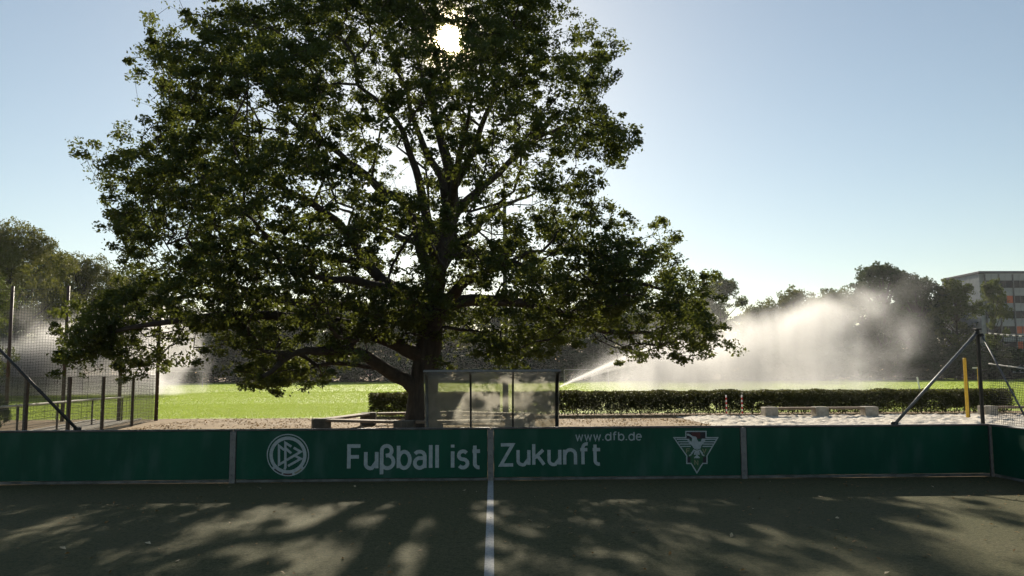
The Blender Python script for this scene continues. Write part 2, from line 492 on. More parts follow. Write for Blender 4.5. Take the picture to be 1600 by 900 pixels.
# sand court with footprints
nx, ny = 260, 74
x0, x1, y0, y1 = 8.6, 31.0, 12.2, 19.8
sv, sf = [], []
for j in range(ny + 1):
    for i in range(nx + 1):
        x = x0 + (x1 - x0) * i / nx; y = y0 + (y1 - y0) * j / ny
        xs = x + max(0.0, (y - 13.5)) * -0.0
        h = 0.065 + 0.04 * mnoise.noise((x * 1.1, y * 1.1, 0)) + 0.085 * mnoise.noise((x * 2.1, y * 2.4, 2)) + 0.075 * mnoise.noise((x * 4.9, y * 5.2, 5))
        ed = min(i, nx - i, j, ny - j)
        h = max(0.012, h * min(1, ed / 6)) if ed > 1 else 0.010
        sv.append((xs + 0.12 * mnoise.noise((y * .9, 3, 1)), y + 0.10 * mnoise.noise((x * .9, 3, 1)), h))
for j in range(ny):
    for i in range(nx):
        a = j * (nx + 1) + i
        sf.append((a, a + 1, a + nx + 2, a + nx + 1))
o = link('sand_court', np_mesh('sand_court', sv, sf, True), M['sand'])
o['kind'] = 'structure'

# path beside the left fence, with its kerbs
def strip(name, pts, half, z, mat):
    mb = MB()
    for (a, b) in zip(pts[:-1], pts[1:]):
        a = Vector((*a, 0)); b = Vector((*b, 0))
        n = (b - a).normalized().cross(Vector((0, 0, 1))) * half
        mb.quad((a - n) + Vector((0, 0, z)), (a + n) + Vector((0, 0, z)), (b + n) + Vector((0, 0, z)), (b - n) + Vector((0, 0, z)))
    o = mb.build(name, mat); o['kind'] = 'structure'
    return o


pdir = (Vector((-16.4, 20.2, 0)) - Vector((-13.2, 5.0, 0))).normalized()
pn = pdir.cross(Vector((0, 0, 1)))
pa, pb = Vector((-14.4, 4.0, 0)), Vector((-17.2, 20.0, 0))
strip('path', [(pa.x, pa.y), (pb.x, pb.y)], 0.9, 0.012, M['path'])
for s in (-1, 1):
    mb = MB()
    d = (pb - pa)
    nrm_ = d.normalized().cross(Vector((0, 0, 1))) * (0.97 * s)
    ang = math.atan2(d.y, d.x)
    mb.box((pa + pb) / 2 + nrm_ + Vector((0, 0, 0.03)), (d.length, 0.1, 0.1), Matrix.Rotation(ang, 3, 'Z'), 0.012)
    o = mb.build('kerb', M['kerb']); o['kind'] = 'structure'


# ------------------------------------------------------------------ leaves
def leaf_cloud(C, rad, per, size, flat=0.7, jitter=0.35, up=0.35, shell=False):
    """kite-shaped leaves scattered round the centres C (n,3); rad scalar or (n,)"""
    C = np.asarray(C, dtype=np.float64)
    n = len(C)
    idx = np.repeat(np.arange(n), per)
    k = len(idx)
    d = rng.normal(size=(k, 3)); d /= np.linalg.norm(d, axis=1)[:, None]
    rr = (0.55 + 0.45 * rng.random(k)) if shell else rng.random(k) ** (1 / 2.2)
    rv = (np.asarray(rad) if np.ndim(rad) else np.full(n, rad))[idx]
    P = C[idx] + d * (rr * rv)[:, None] * np.array([1, 1, flat])
    return P, idx


def leaf_mesh(name, P, size, jitter=0.35, up=0.5):
    k = len(P)
    nrm = rng.normal(size=(k, 3)); nrm[:, 2] += up * 2.0 * np.sign(rng.random(k) - 0.12)
    nrm /= np.linalg.norm(nrm, axis=1)[:, None]
    a = rng.normal(size=(k, 3))
    a -= nrm * np.sum(a * nrm, axis=1)[:, None]
    a /= np.linalg.norm(a, axis=1)[:, None]
    b = np.cross(nrm, a)
    s = size * (1 + jitter * rng.uniform(-1, 1, k))
    l = a * (s * 0.55)[:, None]; w = b * (s * 0.31)[:, None]
    fold = nrm * (s * 0.12)[:, None]
    V = np.empty((k, 4, 3))
    V[:, 0] = P - l
    V[:, 1] = P + w + l * 0.15 + fold
    V[:, 2] = P + l
    V[:, 3] = P - w + l * 0.15 + fold
    F = np.arange(k * 4).reshape(k, 4)
    return np_mesh(name, V.reshape(-1, 3), F)


# ------------------------------------------------------------------ the great oak
TY = 13.35                                   # the trunk stands here
OUT = [(92, 575), (84, 530), (98, 492), (140, 462), (205, 428), (178, 372), (166, 338), (182, 306), (150, 286), (134, 238), (172, 216),
       (226, 204), (236, 160), (212, 122), (206, 88), (212, 44), (262, 28), (272, -2), (330, -8), (420, -14), (520, -40), (640, -62), (760, -58),
       (850, -30), (884, 22), (936, 48), (970, 76), (958, 128), (948, 152), (990, 214), (972, 252), (938, 304), (948, 334), (1006, 346),
       (1064, 376), (1054, 402), (1096, 424), (1128, 446), (1112, 486), (1138, 538), (1084, 556), (1032, 552), (978, 552), (930, 528),
       (870, 546), (810, 580), (720, 576), (640, 548), (560, 556), (500, 590), (450, 612), (392, 614), (366, 580), (330, 556), (270, 560),
       (240, 580), (196, 592), (150, 572), (112, 584)]


def in_poly(x, y, poly):
    inside = np.zeros(len(x), bool)
    j = len(poly) - 1
    for i in range(len(poly)):
        xi, yi = poly[i]; xj, yj = poly[j]
        c = ((yi > y) != (yj > y)) & (x < (xj - xi) * (y - yi) / ((yj - yi) + 1e-12) + xi)
        inside ^= c
        j = i
    return inside


def dist_poly(x, y, poly):
    best = np.full(len(x), 1e9)
    j = len(poly) - 1
    for i in range(len(poly)):
        ax, ay = poly[j]; bx, by = poly[i]
        dx, dy = bx - ax, by - ay
        t = np.clip(((x - ax) * dx + (y - ay) * dy) / (dx * dx + dy * dy), 0, 1)
        best = np.minimum(best, np.hypot(x - ax - t * dx, y - ay - t * dy))
        j = i
    return best


def np_at(px, py, Y):
    """vectorised at()"""
    d = np.stack([(px - CX) / FPX, -(py - CY) / FPX, -np.ones_like(px)], 1)
    Rm = np.array(CROT)
    w = d @ Rm.T
    t = (Y - CAM.y) / w[:, 1]
    return np.array(CAM) + w * t[:, None]


def field(Pts, scale, seed):
    return np.array([mnoise.noise((p[0] * scale + seed, p[1] * scale, p[2] * scale)) for p in Pts])


def ray_dist(P):
    """distance from the sight line to the sun: a small opening in the crown there"""
    d = np.array(sun_dir); q = P - np.array(CAM)
    return np.linalg.norm(q - (q @ d)[:, None] * d, axis=1)


def fringe_points(n):
    """shoots that stand out beyond the rounded outline"""
    px = rng.uniform(40, 1180, n * 12); py = rng.uniform(-80, 640, n * 12)
    d = dist_poly(px, py, OUT)
    m = ~in_poly(px, py, OUT) & (d < 20) & (rng.random(len(px)) < np.exp(-d / 9))
    px, py = px[m][:n], py[m][:n]
    P = np_at(px, py, TY + rng.normal(0, 2.0, len(px)))
    return P[P[:, 2] > 1.3]


def crown_points(n, shell_bias):
    out = []
    have = 0
    while have < n:
        k = n * 3
        px = rng.uniform(80, 1142, k); py = rng.uniform(-64, 616, k)
        m = in_poly(px, py, OUT)
        px, py = px[m], py[m]
        de = dist_poly(px, py, OUT) / 41.0               # metres from the outline
        Rb = 8.5
        t = np.clip(de / Rb, 0, 1)
        half = 9.6 * np.sqrt(1 - (1 - t) ** 2) + 0.15
        half = np.where(py < 60, half * 0.7, half)
        half = np.where(py > 505, half * 0.8, half)
        u = rng.uniform(-1, 1, len(px))
        if shell_bias > 0:
            u = np.sign(u) * np.abs(u) ** (1 / (1 + shell_bias))
        Y = TY + u * half
        P = np_at(px, py, Y)
        # underside: the crown is hollow round the trunk, and dome above
        r = np.hypot(P[:, 0] + 2.6, P[:, 1] - TY)
        ok = (P[:, 2] < 18.6 * np.sqrt(np.clip(1 - (r / 15.5) ** 2, 0, 1)) + 1.0) & (P[:, 2] > np.where(px < 530, 1.35, 2.1))
        ok &= ~((r < 3.2) & (P[:, 2] < 3.3))
        des = de
        P, pxs, pys = P[ok], px[ok], py[ok]
        f = field(P, 0.42, 3.1) + 0.6 * field(P, 0.95, 9.7) + 0.45 * field(P, 1.9, 5.3)
        inner = np.exp(-(((pxs - 660) / 250) ** 2 + ((pys - 310) / 170) ** 2))
        keep = (f > (0.04 + 0.42 * inner)) & (des[ok] > np.where((pxs < 420) & (pys < 330), 0.55, 0.27))
        keep |= rng.random(len(P)) < 0.05
        keep &= ray_dist(P) > 0.55
        P = P[keep]
        out.append(P); have += len(P)
    return np.concatenate(out)[:n]


def poly3(pts, step=0.45):
    """smooth polyline through px, py, dy (metres behind the trunk)"""
    P = [at(a, b, TY + c) for (a, b, c) in pts]
    res = []
    for i in range(len(P) - 1):
        p0, p1, p2, p3 = P[max(i - 1, 0)], P[i], P[i + 1], P[min(i + 2, len(P) - 1)]
        n = max(2, int((p2 - p1).length / step))
        for k in range(n):
            t = k / n
            res.append(0.5 * ((2 * p1) + (p2 - p0) * t + (2 * p0 - 5 * p1 + 4 * p2 - p3) * t * t + (3 * p1 - p0 - 3 * p2 + p3) * t ** 3))
    res.append(P[-1])
    return res


base_pt = at(662, 672, TY); base_pt.z = -0.1
TRUNK = [(662, 690, 0), (660, 640, 0), (664, 580, 0), (672, 520, 0), (676, 450, 0.1), (690, 390, 0.2), (704, 330, 0.3), (704, 275, 0.5), (688, 215, 0.7), (672, 150, 0.9), (652, 90, 1.2), (648, 30, 1.4)]
LIMBS = [  # starting point is on the trunk
    [(662, 632, 0), (632, 596, -.3), (600, 572, -.9), (548, 552, -2.0), (480, 548, -3.2), (445, 566, -3.8), (410, 590, -4.4)],
    [(668, 470, 0), (612, 446, -.4), (572, 412, -.9), (540, 366, -1.6), (505, 330, -2.4), (456, 300, -3.2), (400, 262, -4)],
    [(572, 412, -.9), (520, 404, -1.2), (470, 396, -2), (410, 380, -2.6), (330, 352, -3.4)],
    [(676, 440, 0.1), (640, 330, 1.0), (600, 300, 1.8), (560, 262, 2.6), (480, 210, 3.6), (420, 150, 4.2)],
    [(686, 392, .2), (660, 320, -.6), (642, 250, -1.4), (620, 190, -2.2), (560, 130, -3)],
    [(702, 330, .3), (690, 280, 0), (660, 225, .2), (640, 160, .5), (610, 90, .6)],
    [(704, 300, .4), (740, 235, -.4), (760, 180, -1.0), (790, 130, -1.6), (850, 100, -2.4)],
    [(700, 352, .3), (745, 300, 1.0), (800, 250, 1.8), (850, 210, 2.4), (920, 180, 3)],
    [(690, 400, .2), (745, 396, -.6), (800, 414, -1.2), (850, 432, -1.8), (905, 440, -2.6), (980, 440, -3.2), (1050, 450, -3.6)],
    [(676, 480, 0), (740, 470, .6), (820, 474, 1.4), (900, 496, 2), (960, 518, 2.4), (1040, 520, 3)],
    [(672, 520, 0), (700, 470, -1.4), (730, 440, -3), (770, 420, -4.5), (800, 400, -6.2)],
    [(672, 510, 0), (640, 470, -1.6), (600, 450, -3.4), (540, 440, -5.2), (480, 430, -7)],
    [(668, 500, 0), (610, 490, 1.4), (540, 480, 3), (440, 470, 4.4), (330, 460, 5.4), (220, 480, 6)],
    [(664, 560, 0), (600, 530, -1.0), (500, 500, -2.2), (380, 490, -3), (250, 500, -3.4), (160, 520, -3.6)],
    [(680, 440, .1), (700, 400, 2), (740, 360, 4.2), (790, 320, 6.4), (840, 300, 8)],
    [(690, 390, .2), (660, 380, 2.4), (600, 360, 5), (520, 320, 7)],
    [(702, 330, .3), (715, 260, -2), (730, 200, -4.2), (740, 150, -6)],
    [(676, 470, 0), (690, 430, -2.5), (670, 380, -5), (640, 330, -7)],
]


def build_oak():
    nodes, parent, minr = [], [], []

    def nearest(p):
        A = np.array(nodes)
        return int(np.argmin(((A - np.array(p)) ** 2).sum(1)))
    tr = poly3(TRUNK, 0.4)
    for i, p in enumerate(tr):
        t = i / (len(tr) - 1)
        nodes.append(tuple(p)); parent.append(i - 1)
        minr.append(max(0.07, 0.62 * (1 - t) ** 1.15 + (0.32 * max(0, 1 - t * 13) ** 2)))
    for lb in LIMBS:
        pts = poly3(lb, 0.42)
        j = nearest(pts[0])
        r0 = min(0.30, minr[j] * 0.66) if minr[j] > 0 else 0.12
        for i, p in enumerate(pts[1:]):
            t = (i + 1) / len(pts)
            wob = Vector((mnoise.noise(p * .9), mnoise.noise(p * .9 + Vector((7, 0, 0))), mnoise.noise(p * .9 + Vector((0, 9, 0))))) * 0.16
            nodes.append(tuple(p + wob)); parent.append(j); minr.append(max(0.03, r0 * (1 - 0.85 * t)))
            j = len(nodes) - 1
    n0 = len(nodes)
    A = np.concatenate([crown_points(6400, 0.9), crown_points(2200, 0.0), fringe_points(420)])
    nA = len(A)
    pos = np.array(nodes)
    plen = np.zeros(n0)
    for i in range(1, n0):
        plen[i] = plen[parent[i]] + np.linalg.norm(pos[i] - pos[parent[i]])
    bf = 0.22
    best = np.full(nA, 1e9); bpar = np.zeros(nA, int)
    for j in range(4, n0):
        if minr[j] > 0.34:
            continue
        c = np.sqrt(((A - pos[j]) ** 2).sum(1)) + bf * plen[j]
        m = c < best
        best[m] = c[m]; bpar[m] = j
    done = np.zeros(nA, bool)
    P = list(map(tuple, pos)); par = list(parent); mr_ = list(minr); pl = list(plen)
    for _ in range(nA):
        i = int(np.argmin(np.where(done, 1e9, best)))
        done[i] = True
        j = bpar[i]
        a = np.array(P[j]); b = A[i]
        L_ = np.linalg.norm(b - a)
        steps = max(1, int(L_ / 0.5))
        prev = j
        for s in range(1, steps + 1):
            q = a + (b - a) * s / steps
            if s < steps:
                q = q + rng.normal(size=3) * 0.05 * L_ / steps + np.array([0, 0, 0.06 * math.sin(math.pi * s / steps) * L_ * .6])
            P.append(tuple(q)); par.append(prev); mr_.append(0.0); pl.append(pl[prev] + L_ / steps)
            prev = len(P) - 1
        c = np.sqrt(((A - b) ** 2).sum(1)) + bf * pl[prev]
        m = (c < best) & ~done
        best[m] = c[m]; bpar[m] = prev
    n = len(P)
    kids = [[] for _ in range(n)]
    for i in range(1, n):
        kids[par[i]].append(i)
    e = 2.35
    acc = np.zeros(n)
    for i in range(n - 1, -1, -1):
        if not kids[i]:
            acc[i] = 0.0085 ** e
        if par[i] >= 0:
            acc[par[i]] += acc[i]
    # nodes were appended children after parents, so one backward pass is enough
    rad = np.maximum(acc ** (1 / e), np.array(mr_))
    # chains
    used = np.zeros(n, bool)
    trunk_mb, br_mb = MB(), MB()
    size = acc.copy()
    for i in range(len(tr)):
        size[i] += 1e6
    stack = [(0, -1)]
    while stack:
        s, pa_ = stack.pop()
        chain = [pa_, s] if pa_ >= 0 else [s]
        cur = s
        while kids[cur]:
            ks = sorted(kids[cur], key=lambda q: -size[q])
            for q in ks[1:]:
                stack.append((q, cur))
            cur = ks[0]; chain.append(cur)
        pts = [Vector(P[q]) for q in chain]
        rr = [float(rad[q]) for q in chain]
        if pa_ >= 0:
            rr[0] = min(rr[0], rr[1] * 1.25)
        if len(pts) < 2:
            continue
        mx = max(rr)
        if s == 0:
            trunk_mb.tube(pts, rr, 20, cap=False)
        elif mx > 0.09:
            br_mb.tube(pts, rr, 9, cap=False)
        elif mx > 0.03:
            br_mb.tube(pts, rr, 5, cap=False)
        else:
            br_mb.tube(pts, rr, 3, cap=False)
    # flare and furrow the trunk
    V = []
    c0 = Vector(tr[0])
    for v in trunk_mb.v:
        p = Vector(v)
        if p.z < 9:
            a = math.atan2(p.y - c0.y, p.x - c0.x)
            k = 1 + 0.05 * math.sin(a * 5 + p.z * .3) * max(0.2, 1 - p.z / 2) + 0.05 * mnoise.noise(Vector((math.cos(a) * 2, math.sin(a) * 2, p.z * 0.7)))
            cc = min(tr, key=lambda t: abs(t.z - p.z))
            p = Vector((cc.x + (p.x - cc.x) * k, cc.y + (p.y - cc.y) * k, p.z))
        V.append(tuple(p))
    trunk_mb.v = V
    root = empty('oak_tree', (c0.x, c0.y, 0))
    tag(root, 'huge spreading oak with the low sun shining through its crown, beside the shelter', 'tree')
    off = (-c0.x, -c0.y, 0)
    t_o = trunk_mb.build('trunk', M['bark'], root, True, off)
    b_o = br_mb.build('branches', M['branch'], root, True, off)
    # leaves at the fine twigs
    thin = np.array([i for i in range(n0, n) if rad[i] < 0.035])
    tips = np.array([i for i in range(n0, n) if not kids[i]])
    PP = np.array(P)
    P1, i1 = leaf_cloud(PP[tips], rng.uniform(0.18, 0.50, len(tips)), 112, 0, flat=0.62)
    fill = rng.uniform(.45, 1.15, len(tips))
    P1 = P1[rng.random(len(P1)) < fill[i1]]
    P2, _ = leaf_cloud(PP[thin], rng.uniform(0.2, 0.42, len(thin)), 12, 0, flat=0.7)
    LP = np.concatenate([P1, P2])
    LP = LP[LP[:, 2] > 1.2]
    LP = LP[(ray_dist(LP) > 0.27) | (rng.random(len(LP)) < .12)]
    me = leaf_mesh('crown', LP, 0.116, 0.5)
    c_o = link('crown', me, M['oak_leaf'], root, off)
    print('OAK', n, len(tips), len(thin), len(LP))
    return root


build_oak()


# ------------------------------------------------------------------ trees further off
def tree_parts(seed, h, w, trunk_h, lobes, leaves, size, spread=1.0, tall=1.0):
    """a crown of leafy lobes carried by limbs; base at the origin"""
    rs = np.random.default_rng(seed)
    ch = h - trunk_h
    C, rad = [], []
    for i in range(lobes):
        t = rs.random() ** 0.8
        z = trunk_h + ch * (0.06 + 0.9 * t)
        prof = math.sin(math.pi * min(1, 0.16 + 0.78 * t)) ** 0.7
        a = rs.uniform(0, 2 * math.pi); rr = w * 0.5 * prof * math.sqrt(rs.random()) * 0.92
        C.append((rr * math.cos(a), rr * math.sin(a), z)); rad.append(w * rs.uniform(0.09, 0.17) * tall)
    C.append((0, 0, h - w * 0.1)); rad.append(w * 0.11)
    C = np.array(C); rad = np.array(rad)
    sub, srad = [], []
    for c, r in zip(C, rad):
        k = 22
        d = rs.normal(size=(k, 3)); d /= np.linalg.norm(d, axis=1)[:, None]
        q = c + d * (r * rs.uniform(0.5, 1.12, k))[:, None] * np.array([1, 1, 0.8])
        sub.append(q); srad.append(np.full(k, r * 0.36))
    sub = np.concatenate(sub); srad = np.concatenate(srad)
    per = max(1, leaves // len(sub))
    P, _ = leaf_cloud(sub, srad, per, 0, flat=0.75)
    me = leaf_mesh('crown', P, size, up=0.3)
    tb = MB()
    tb.tube([(0, 0, -.2), (0.1, 0, trunk_h * .5), (0, .1, trunk_h), (0.1, 0, trunk_h + ch * .5), (0, 0, h * .93)],
            [w * .036, w * .026, w * .022, w * .013, w * .003], 8)
    for c in C[::2]:
        z0 = max(trunk_h * .8, c[2] - ch * .28)
        tb.tube([(0, 0, z0), (c[0] * .5, c[1] * .5, (z0 + c[2]) / 2 - .1), tuple(c)], [w * .012, w * .008, w * .003], 5, cap=False)
    tm = bpy.data.meshes.new('trunk'); tm.from_pydata(tb.v, [], tb.f); tm.update()
    return me, tm


VAR = {
    'round': tree_parts(1, 16, 14, 3.2, 40, 15000, 0.40),
    'tall': tree_parts(2, 18, 10, 3.5, 44, 15000, 0.38),
    'broad': tree_parts(3, 14, 17, 2.6, 52, 17000, 0.42),
    'shaggy': tree_parts(4, 20, 13, 1.5, 60, 20000, 0.40, tall=.85),
    'lofty': tree_parts(5, 20, 10, 6.5, 36, 12000, 0.36),
    'near': tree_parts(6, 17, 15, 2.4, 60, 34000, 0.24),
    'nearb': tree_parts(7, 16, 12, 2.0, 54, 30000, 0.23),
    'bush': tree_parts(8, 4.5, 7, .1, 40, 9000, 0.24),
}
mesh_cache = {}


def far_tree(name, var, px, d, top_py, wpx, mat, label, group=None, cat='tree', rz=None):
    """tree whose foot is d metres from the camera line, reaching up to top_py and wpx wide"""
    Y = d + CAM.y
    top = at(px, top_py, Y)
    me, tm = VAR[var]
    key = (var, mat)
    if key not in mesh_cache:
        c = me.copy(); c.materials.clear(); c.materials.append(M[mat]); mesh_cache[key] = c
    if not tm.materials:
        tm.materials.append(M['branch'])
    zs = [v.co.z for v in me.vertices]
    h0 = max(zs)
    xs = np.array([v.co.x for v in me.vertices])
    w0 = np.percentile(xs, 99.5) - np.percentile(xs, 0.5)
    sz = top.z / h0
    sx = (wpx * d / FPX) / w0
    e = empty(name, (top.x, Y, 0), random.uniform(0, 6.28) if rz is None else rz)
    e.scale = (sx, sx, sz)
    tag(e, label, cat, group)
    link('trunk', tm, None, e)
    link('crown', mesh_cache[key], None, e)
    return e


# left wood
far_tree('leafy_tree', 'near', 20, 78, 338, 190, 'fol_c', 'tall yellowish-green tree at the left edge behind the tall net')
far_tree('leafy_tree', 'nearb', -62, 62, 392, 170, 'fol_a', 'bright green leafy tree cut by the left edge of the picture')
far_tree('leafy_tree', 'near', 132, 92, 392, 150, 'fol_c', 'dark rounded brownish tree between the left wood and the oak')
far_tree('leafy_tree', 'nearb', 84, 96, 380, 110, 'fol_b', 'narrow dark tree between two yellowish trees at left')
far_tree('leafy_tree', 'near', 215, 108, 420, 150, 'fol_b', 'dark tree half hidden behind the lower left oak boughs')
far_tree('leafy_tree', 'near', -40, 100, 360, 190, 'fol_b', 'dark tree behind the bright one at the left edge')
# hazy row behind the lawn, seen under the oak
row = [(300, 470, 170, 'broad', 'fol_b'), (395, 478, 150, 'round', 'fol_c'), (470, 470, 150, 'shaggy', 'fol_b'), (545, 462, 140, 'round', 'fol_a'),
       (620, 470, 150, 'broad', 'fol_b'), (700, 468, 140, 'round', 'fol_c'), (770, 474, 140, 'shaggy', 'fol_b'), (845, 470, 150, 'broad', 'fol_a'),
       (920, 466, 140, 'round', 'fol_b'), (990, 470, 150, 'broad', 'fol_b'), (1060, 456, 140, 'round', 'fol_c')]
for i, (px, ty, w, v, m) in enumerate(row):
    far_tree('row_tree', v, px, 176 + 9 * (i % 3), ty, w, m, 'one of the hazy trees in the row beyond the lawn, seen under the oak', 'hazy tree row beyond the lawn')
for i in range(13):
    far_tree('backing_tree', 'shaggy', 265 + i * 68, 206, 508 + 7 * (i % 3), 130, 'fol_b', 'one of the dark trees filling the gaps behind the hazy row beyond the lawn', 'backing trees behind the hazy row')
for i, px in enumerate(range(270, 1100, 62)):
    far_tree('shrub', 'bush', px, 170 + 3 * (i % 2), 540 + 6 * (i % 3), 120, 'fol_b', 'one of the dark shrubs below the hazy tree row beyond the lawn', 'shrubs below the hazy tree row', 'shrub')
# right wood
far_tree('leafy_tree', 'lofty', 1124, 165, 430, 80, 'fol_a', 'thin pale tree just right of the oak tip, above the spray')
far_tree('leafy_tree', 'broad', 1195, 185, 462, 90, 'fol_c', 'low brownish tree left in the wood behind the right spray')
far_tree('leafy_tree', 'round', 1240, 178, 446, 95, 'fol_c', 'rounded olive tree above the middle of the right spray')
far_tree('leafy_tree', 'round', 1300, 182, 444, 95, 'fol_a', 'pale green tree directly left of the tall dark tree')
far_tree('leafy_tree', 'shaggy', 1378, 172, 408, 120, 'fol_b', 'tallest dark shaggy tree above the right end of the spray')
far_tree('leafy_tree', 'shaggy', 1432, 166, 432, 100, 'fol_b', 'dense dark tree directly right of the tallest tree')
far_tree('leafy_tree', 'lofty', 1490, 160, 434, 84, 'fol_a', 'green tree with bare lower trunk before the corner of the building')
far_tree('leafy_tree', 'lofty', 1550, 158, 434, 48, 'fol_a', 'slender green tree before the window front of the building')
far_tree('leafy_tree', 'round', 1345, 190, 452, 100, 'fol_b', 'dark tree behind the spray between pale tree and tallest tree')
for i, (px, ty) in enumerate([(1180, 486), (1236, 478), (1290, 474), (1420, 470), (1470, 466)]):
    far_tree('backing_tree', 'shaggy', px, 200, ty, 110, 'fol_b', 'one of the dark trees filling the gaps low behind the right wood', 'backing trees behind the right wood')
for i, px in enumerate(range(1170, 1620, 58)):
    far_tree('shrub', 'bush', px, 154 + 3 * (i % 2), 532 + 6 * (i % 3), 120, 'fol_b', 'one of the dark shrubs at the foot of the right wood', 'shrubs at the foot of the right wood', 'shrub')
far_tree('shrub', 'bush', 0, 30, 610, 30, 'fol_b', 'small dark bush at the left edge behind the wire fence', None, 'shrub')

# ------------------------------------------------------------------ building at the right
def building():
    d = 188.0; Y = d + CAM.y
    a = at(1530, 424, Y)                         # roof corner
    H = a.z; X0 = a.x
    W, D = 46.0, 16.0
    b = empty('office_building', (X0, Y, 0))
    tag(b, 'grey multi-storey building with bands of windows and orange blinds behind the right trees', 'building')
    st, gh = 4.0, 1.0
    # storeys counted down from the roof
    mb = MB()
    mb.box((W / 2, D / 2 + .15, H / 2), (W, D - .3, H))
    mb.build('wall', M['facade'], b)
    r = MB(); r.box((W / 2, D / 2, H - .25), (W + .5, D + .5, .62), None, .05); r.build('roof', M['facade_dark'], b)
    bay = 1.85
    panes = MB(); panes.box((0, 0, 0), (bay - .14, .08, 1.9), None, .02)
    pm = bpy.data.meshes.new('window'); pm.from_pydata(panes.v, [], panes.f); pm.materials.append(M['pane'])
    pr = pm.copy(); pr.materials.clear(); pr.materials.append(M['pane_red'])
    fr = MB(); fr.box((0, 0, 0), (.12, .22, 1.94)); fm = bpy.data.meshes.new('mullion'); fm.from_pydata(fr.v, [], fr.f); fm.materials.append(M['frame'])
    sp = MB(); sp.box((0, 0, 0), (bay - .05, .14, 1.96), None, .02)
    sm = bpy.data.meshes.new('spandrel_panel'); sm.from_pydata(sp.v, [], sp.f); sm.materials.append(M['facade'])
    reds = {(0, 6), (1, 6), (2, 6), (1, 3), (3, 4), (3, 5), (3, 6), (4, 4), (2, 9), (0, 9), (4, 6), (1, 8)}
    rs = random.Random(3)
    for k in range(7):
        zc = H - 3.4 - k * st
        if zc < 1.2: break
        for i in range(10):
            x = 1.2 + bay * (i + .5)
            link('window', pr if (k, i) in reds else pm, None, b, (x, -.02, zc))
            link('mullion', fm, None, b, (x - bay / 2, -.06, zc))
            link('spandrel_panel', sm, None, b, (x, -.06, zc + 1.97))
    # exterior columns of the facade
    cm = MB(); cm.box((0, 0, H / 2 - .4), (.22, .3, H - .8)); cmm = bpy.data.meshes.new('pillar'); cmm.from_pydata(cm.v, [], cm.f); cmm.materials.append(M['frame'])
    for i in range(0, 11, 2):
        link('pillar', cmm, None, b, (1.2 + bay * i, -.35, 0))
    # plain side wall with panel joints
    for j in range(4):
        s = MB(); s.box((-.06, 2 + j * 4, H / 2 - .4), (.1, 3.92, H - .85), None, .02); s.build('side_panel', M['facade'], b)


building()


# ------------------------------------------------------------------ rebound boards round the pitch
BH = 1.03
TEXT_W = 0.062


def arc(cx, cy, rx, ry, a0, a1, n=10):
    return [(cx + rx * math.cos(R(a0 + (a1 - a0) * i / n)), cy + ry * math.sin(R(a0 + (a1 - a0) * i / n))) for i in range(n + 1)]


X = 0.73
GLYPH = {
    'F': (0.50, [[(0, 0), (0, 1), (.48, 1)], [(0, .52), (.42, .52)]]),
    'u': (0.46, [[(0, X), (0, .2)] + arc(.2, .2, .2, .2, 180, 290, 7) + [(.46, .3)], [(.46, X), (.46, 0)]]),
    'ß': (0.50, [[(0, -.27), (0, .78)] + arc(.21, .78, .21, .22, 180, 0, 10) + arc(.21, .76, .21, .19, 0, -80, 6) + [(.17, .56)],
                 [(.2, .56)] + arc(.24, .285, .26, .285, 85, -150, 14)]),
    'b': (0.48, [[(0, 1.0), (0, 0)], arc(.24, X / 2, .24, X / 2, 180, -180, 22)]),
    'a': (0.44, [arc(.2, .53, .22, .2, 150, 0, 8) + [(.42, 0)], [(.42, .44), (.2, .44)] + arc(.2, .22, .2, .22, 90, 270, 10) + arc(.2, .22, .22, .22, 270, 345, 4)]),
    'l': (0.06, [[(0.02, 1.02), (0.02, 0)]]),
    'i': (0.06, [[(0.02, X), (0.02, 0)], [(0.02, .9), (0.02, 1.03)]]),
    's': (0.38, [arc(.19, .54, .18, .19, 35, 180, 8) + arc(.19, .54, .18, .17, 180, 262, 4) + arc(.19, .19, .19, .18, 90, 0, 6) + arc(.19, .19, .19, .19, 0, -145, 8)]),
    't': (0.32, [[(.1, .98), (.1, .18)] + arc(.27, .18, .17, .18, 180, 280, 6), [(0, X), (.32, X)]]),
    'Z': (0.54, [[(.02, 1), (.52, 1), (0.02, 0), (.54, 0)]]),
    'k': (0.44, [[(0, 1.02), (0, 0)], [(.40, X), (.04, .34)], [(.16, .44), (.44, 0)]]),
    'n': (0.46, [[(0, X), (0, 0)], [(0, .45)] + arc(.24, .49, .22, .24, 150, 0, 8) + [(.46, 0)]]),
    'f': (0.32, [arc(.28, .82, .17, .2, 75, 180, 6) + [(.11, 0)], [(0, X), (.30, X)]]),
    'w': (0.62, [[(0, X), (.15, 0), (.31, .66), (.47, 0), (.62, X)]]),
    'd': (0.48, [[(.48, 1.0), (.48, 0)], arc(.24, X / 2, .24, X / 2, 0, 360, 22)]),
    'e': (0.46, [[(.02, .38), (.45, .38)] + arc(.23, X / 2, .225, X / 2, 10, 315, 18)]),
    '.': (0.06, [[(0.02, 0), (0.02, .13)]]),
    ' ': (0.18, []),
    'V': (0.5, [[(0, 1), (.25, 0), (.5, 1)]]),
    'N': (0.46, [[(0, 0), (0, 1), (.46, 0), (.46, 1)]]),
}


